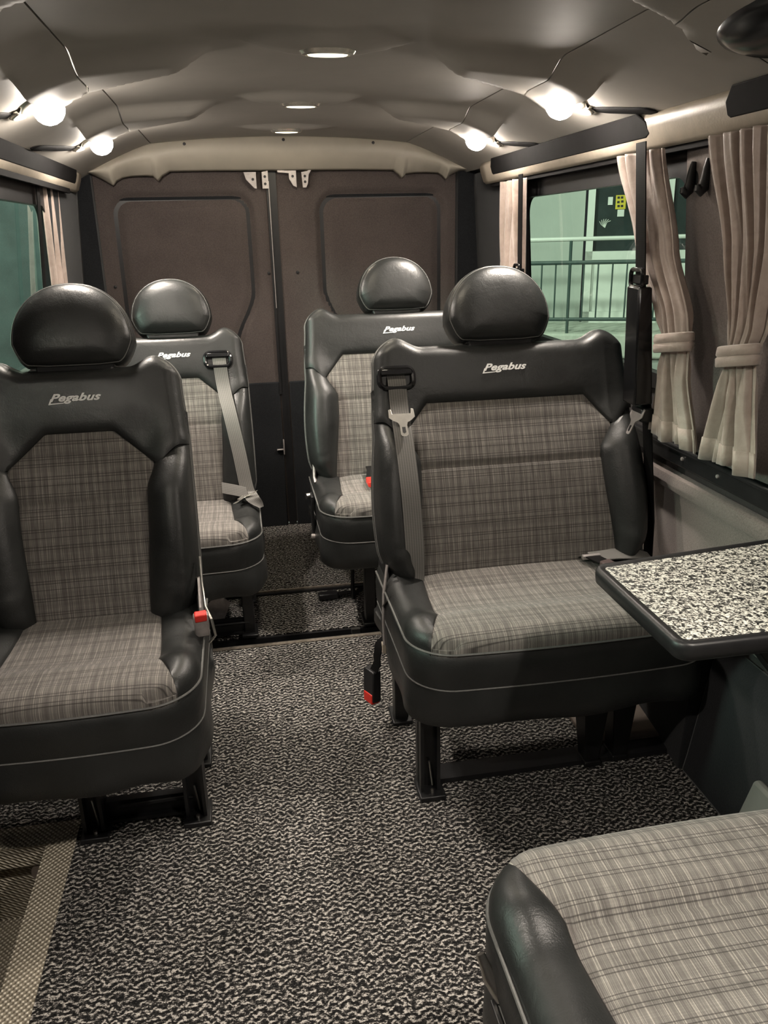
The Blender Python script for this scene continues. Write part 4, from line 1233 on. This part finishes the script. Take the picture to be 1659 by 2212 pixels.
# ------------------------------------------------------------------ belts on the pillars
def pillar_belt(label, side, pts, zlock, w_=.047, tongue=None):
    """pts: (x, y, z) from the rail down"""
    root = tag(empty('pillar_seat_belt', pts[0]), label, 'seat belt', 'black belts hanging on the side pillars')
    o_ = Vector(pts[0]); N_ = 24; P_ = [Vector(p)-o_ for p in pts]; q = []
    for i in range(len(P_)-1):
        for k in range(8): q.append(P_[i].lerp(P_[i+1], k/8))
    q.append(P_[-1])
    ribbon(q, (0, 1, 0), w_, .003, (-side, 0, 0)).build('webbing', M['webbing_dark'], root)
    for k, p in enumerate(pts[1:-1]):
        if abs(p[2]-zlock) < .002:
            c = Vector(p)-o_
            path = rrect(-.030, .030, -.022, .018, .012)
            b = MB(); b.tube([(c.x - side*.010, c.y+p_[0], c.z+p_[1]) for p_ in path], .0055, 8, True); g = b.build('belt_loop', M['gloss'], root)
            b = MB(); b.box(c.x-.009, c.x+.009, c.y-.026, c.y+.026, c.z-.016, c.z+.006); b.build('loop_cover', M['black'], g, bevel=.003)
    return root
rt = pillar_belt('black belt hanging in front of the tied curtain at the right window', 1,
    [(.945, 1.905, 1.485), (.953, 1.872, 1.186), (.985, 1.872, .93), (1.0, 1.875, .86), (1.055, 1.91, .55), (1.065, 1.92, .40)], 1.186)
o_ = Vector(rt.location)
b = MB(); b.hexa([tuple(Vector(p)-o_) for p in ((.945, 1.838, .88), (.995, 1.838, .88), (.995, 1.905, .88), (.945, 1.905, .88), (.935, 1.840, 1.165), (.970, 1.840, 1.165), (.970, 1.906, 1.165), (.935, 1.906, 1.165))])
b.build('belt_sleeve', M['gloss'], rt, bevel=.005)
tongue_mesh(Vector((.972, 1.868, .855))-o_, (0, 1, 0), (-.35, .1, -1), (-1, 0, .3), rt, M['dull_metal'])
b = MB(); b.box(-.030+1.0-o_.x, .004+1.0-o_.x, 1.842-o_.y, 1.902-o_.y, .835-o_.z, .87-o_.z); b.build('tongue_head', M['black'], rt, bevel=.005)
pillar_belt('thin black belt hanging at the rear end of the right window, beside the far curtain', 1,
    [(.985, 2.86, 1.48), (.99, 2.855, 1.165), (1.01, 2.86, .9)], 1.165, .040)
pillar_belt('thin black belt hanging at the rear end of the left window', -1,
    [(CX-.815, 2.88, 1.478), (CX-.832, 2.84, 1.168), (CX-.845, 2.84, .9)], 1.155, .040)

# ------------------------------------------------------------------ outside, right: porch with railing and door
DH = Vector((.415, .910, 0)).normalized(); UH = Vector((DH.y, -DH.x, 0))
def out(u, D, z): return Vector((0, 0, 0)) + DH*D + UH*u + Vector((0, 0, z))
def obox(b, u0, u1, D0, D1, z0, z1, o_):
    b.hexa([out(u0,D0,z0)-o_, out(u1,D0,z0)-o_, out(u1,D1,z0)-o_, out(u0,D1,z0)-o_, out(u0,D0,z1)-o_, out(u1,D0,z1)-o_, out(u1,D1,z1)-o_, out(u0,D1,z1)-o_])
o_ = out(-.5, 9.7, -.6)
e = tag(empty('house_front', o_), 'pale green rendered house wall seen through the right window', 'building')
b = MB(); obox(b, -4.5, -.22, 9.62, 9.8, -.6, 3.4, o_); obox(b, -.22, 4.5, 9.66, 9.8, 1.95, 3.4, o_); obox(b, 2.5, 4.5, 9.62, 9.8, -.6, 2.0, o_); b.build('wall', M['hwall'], e, smooth=False)
o_ = out(.5, 8.9, -.6)
e = tag(empty('porch', o_), 'pale stone porch floor under the railing seen through the right window', 'porch')
b = MB(); obox(b, -2.2, 3.2, 8.45, 9.62, .06, .30, o_); b.build('slab', M['hstone'], e, smooth=False, bevel=.02)
b = MB(); obox(b, -2.2, 3.2, 8.50, 8.62, -.6, .07, o_); b.build('base', M['hwall'], e, smooth=False)
o_ = out(0, 9.55, .3)
e = tag(empty('porch_door', o_), 'white framed dark glass door with stickers seen through the right window', 'door')
b = MB()
for u0, u1, z0, z1 in ((-.19, -.115, .30, 1.93), (-.19, 1.1, 1.86, 1.95), (-.19, 1.1, .97, 1.06), (.60, .68, .30, 1.93), (-.19, 1.1, .30, .42)): obox(b, u0, u1, 9.50, 9.60, z0, z1, o_)
b.build('door_frame', M['hwhite'], e, smooth=False)
b = MB(); obox(b, -.12, .62, 9.56, 9.58, 1.05, 1.87, o_); obox(b, .67, 1.1, 9.56, 9.58, 1.05, 1.87, o_); b.build('dark_pane', M['hglass'], e, smooth=False)
b = MB(); obox(b, -.12, 1.1, 9.55, 9.58, .40, .98, o_); b.build('door_panel', M['hwhite'], e, smooth=False)
b = MB(); obox(b, .015, .065, 9.545, 9.556, 1.53, 1.61, o_); obox(b, .12, .19, 9.545, 9.556, 1.41, 1.48, o_); s_ = b.build('white_sticker', M['hwhite'], e, smooth=False); s_['label'] = 'white sticker'
b = MB(); obox(b, .095, .20, 9.545, 9.556, 1.485, 1.625, o_); s_ = b.build('warning_sticker', M['yellow'], e, smooth=False); s_['label'] = 'yellow sticker with dark marks'
b = MB()
for u0, z0 in ((.11, 1.59), (.145, 1.59), (.11, 1.545), (.15, 1.55), (.115, 1.505), (.15, 1.505)): obox(b, u0, u0+.025, 9.541, 9.546, z0, z0+.022, o_)
b.build('sticker_mark', M['black'], s_, smooth=False)
b = MB()
for k in range(6):
    a = .9 + k*.28; c = (-.0, 1.30)
    b.tube([out(c[0], 9.552, c[1]) - o_, out(c[0]+.05*math.cos(a+.3), 9.552, c[1]+.05*math.sin(a+.3)+.01) - o_, out(c[0]+.09*math.cos(a), 9.552, c[1]+.09*math.sin(a)) - o_], .0035, 5)
b.build('frost_mark', M['hwhite'], e)
o_ = out(-.31, 8.5, .30)
e = tag(empty('porch_railing', o_), 'dark green metal railing on the porch seen through the right window', 'railing')
def rail(z, r_, name, mat):
    b = MB(); b.tube([out(-2.1, 8.5, z)-o_, out(3.0, 8.5, z+.02)-o_], r_, 8); return b.build(name, mat, e)
rail(1.195, .020, 'handrail', M['hwhite'])['label'] = 'pale handrail'
rail(.975, .020, 'rail', M['hrail']); rail(.43, .018, 'rail', M['hrail'])
for u in [-.31 + k*1.25 for k in range(-1, 3)]:
    b = MB(); b.tube([out(u, 8.5, .30)-o_, out(u, 8.5, 1.19)-o_], .016, 8); b.build('post', M['hrail'], e)
for k in range(-13, 22):
    u = -.31 + k*.136
    if abs(((u+.31)/1.25) - round((u+.31)/1.25)) < .03: continue
    b = MB(); b.tube([out(u, 8.5, .43)-o_, out(u, 8.5, .975)-o_], .008, 6); b.build('baluster', M['hrail'], e)

# outside, left: pale wall with bright upright strips
o_ = Vector((-3.4, 7.6, -.6))
e = tag(empty('neighbouring_wall', o_), 'pale green wall with bright upright strips seen through the left window', 'building')
b = MB(); b.box(-6.0-o_.x, .1-o_.x, 7.60-o_.y, 7.75-o_.y, 0, 4.2); b.build('wall', M['hwall'], e, smooth=False)
b = MB(); b.box(-2.30-o_.x, -1.2-o_.x, 7.57-o_.y, 7.605-o_.y, .3, 3.0); b.build('dark_pane', M['hglass'], e, smooth=False)
b = MB()  # bright upright strips for the pale stripes in the left pane
for x0, x1 in ((-2.35, -2.28), (-2.20, -2.15)): b.box(x0-o_.x, x1-o_.x, 7.50-o_.y, 7.60-o_.y, .1, 3.2)
b.box(-2.28-o_.x, -2.20-o_.x, 7.54-o_.y, 7.60-o_.y, .1, 3.2)
b.build('door_frame', M['hwhite'], e, smooth=False)
b = MB(); b.box(-14, 14, -6, 16, -.72, -.62); struct(b.build('floor_outside', M['ground'], smooth=False))
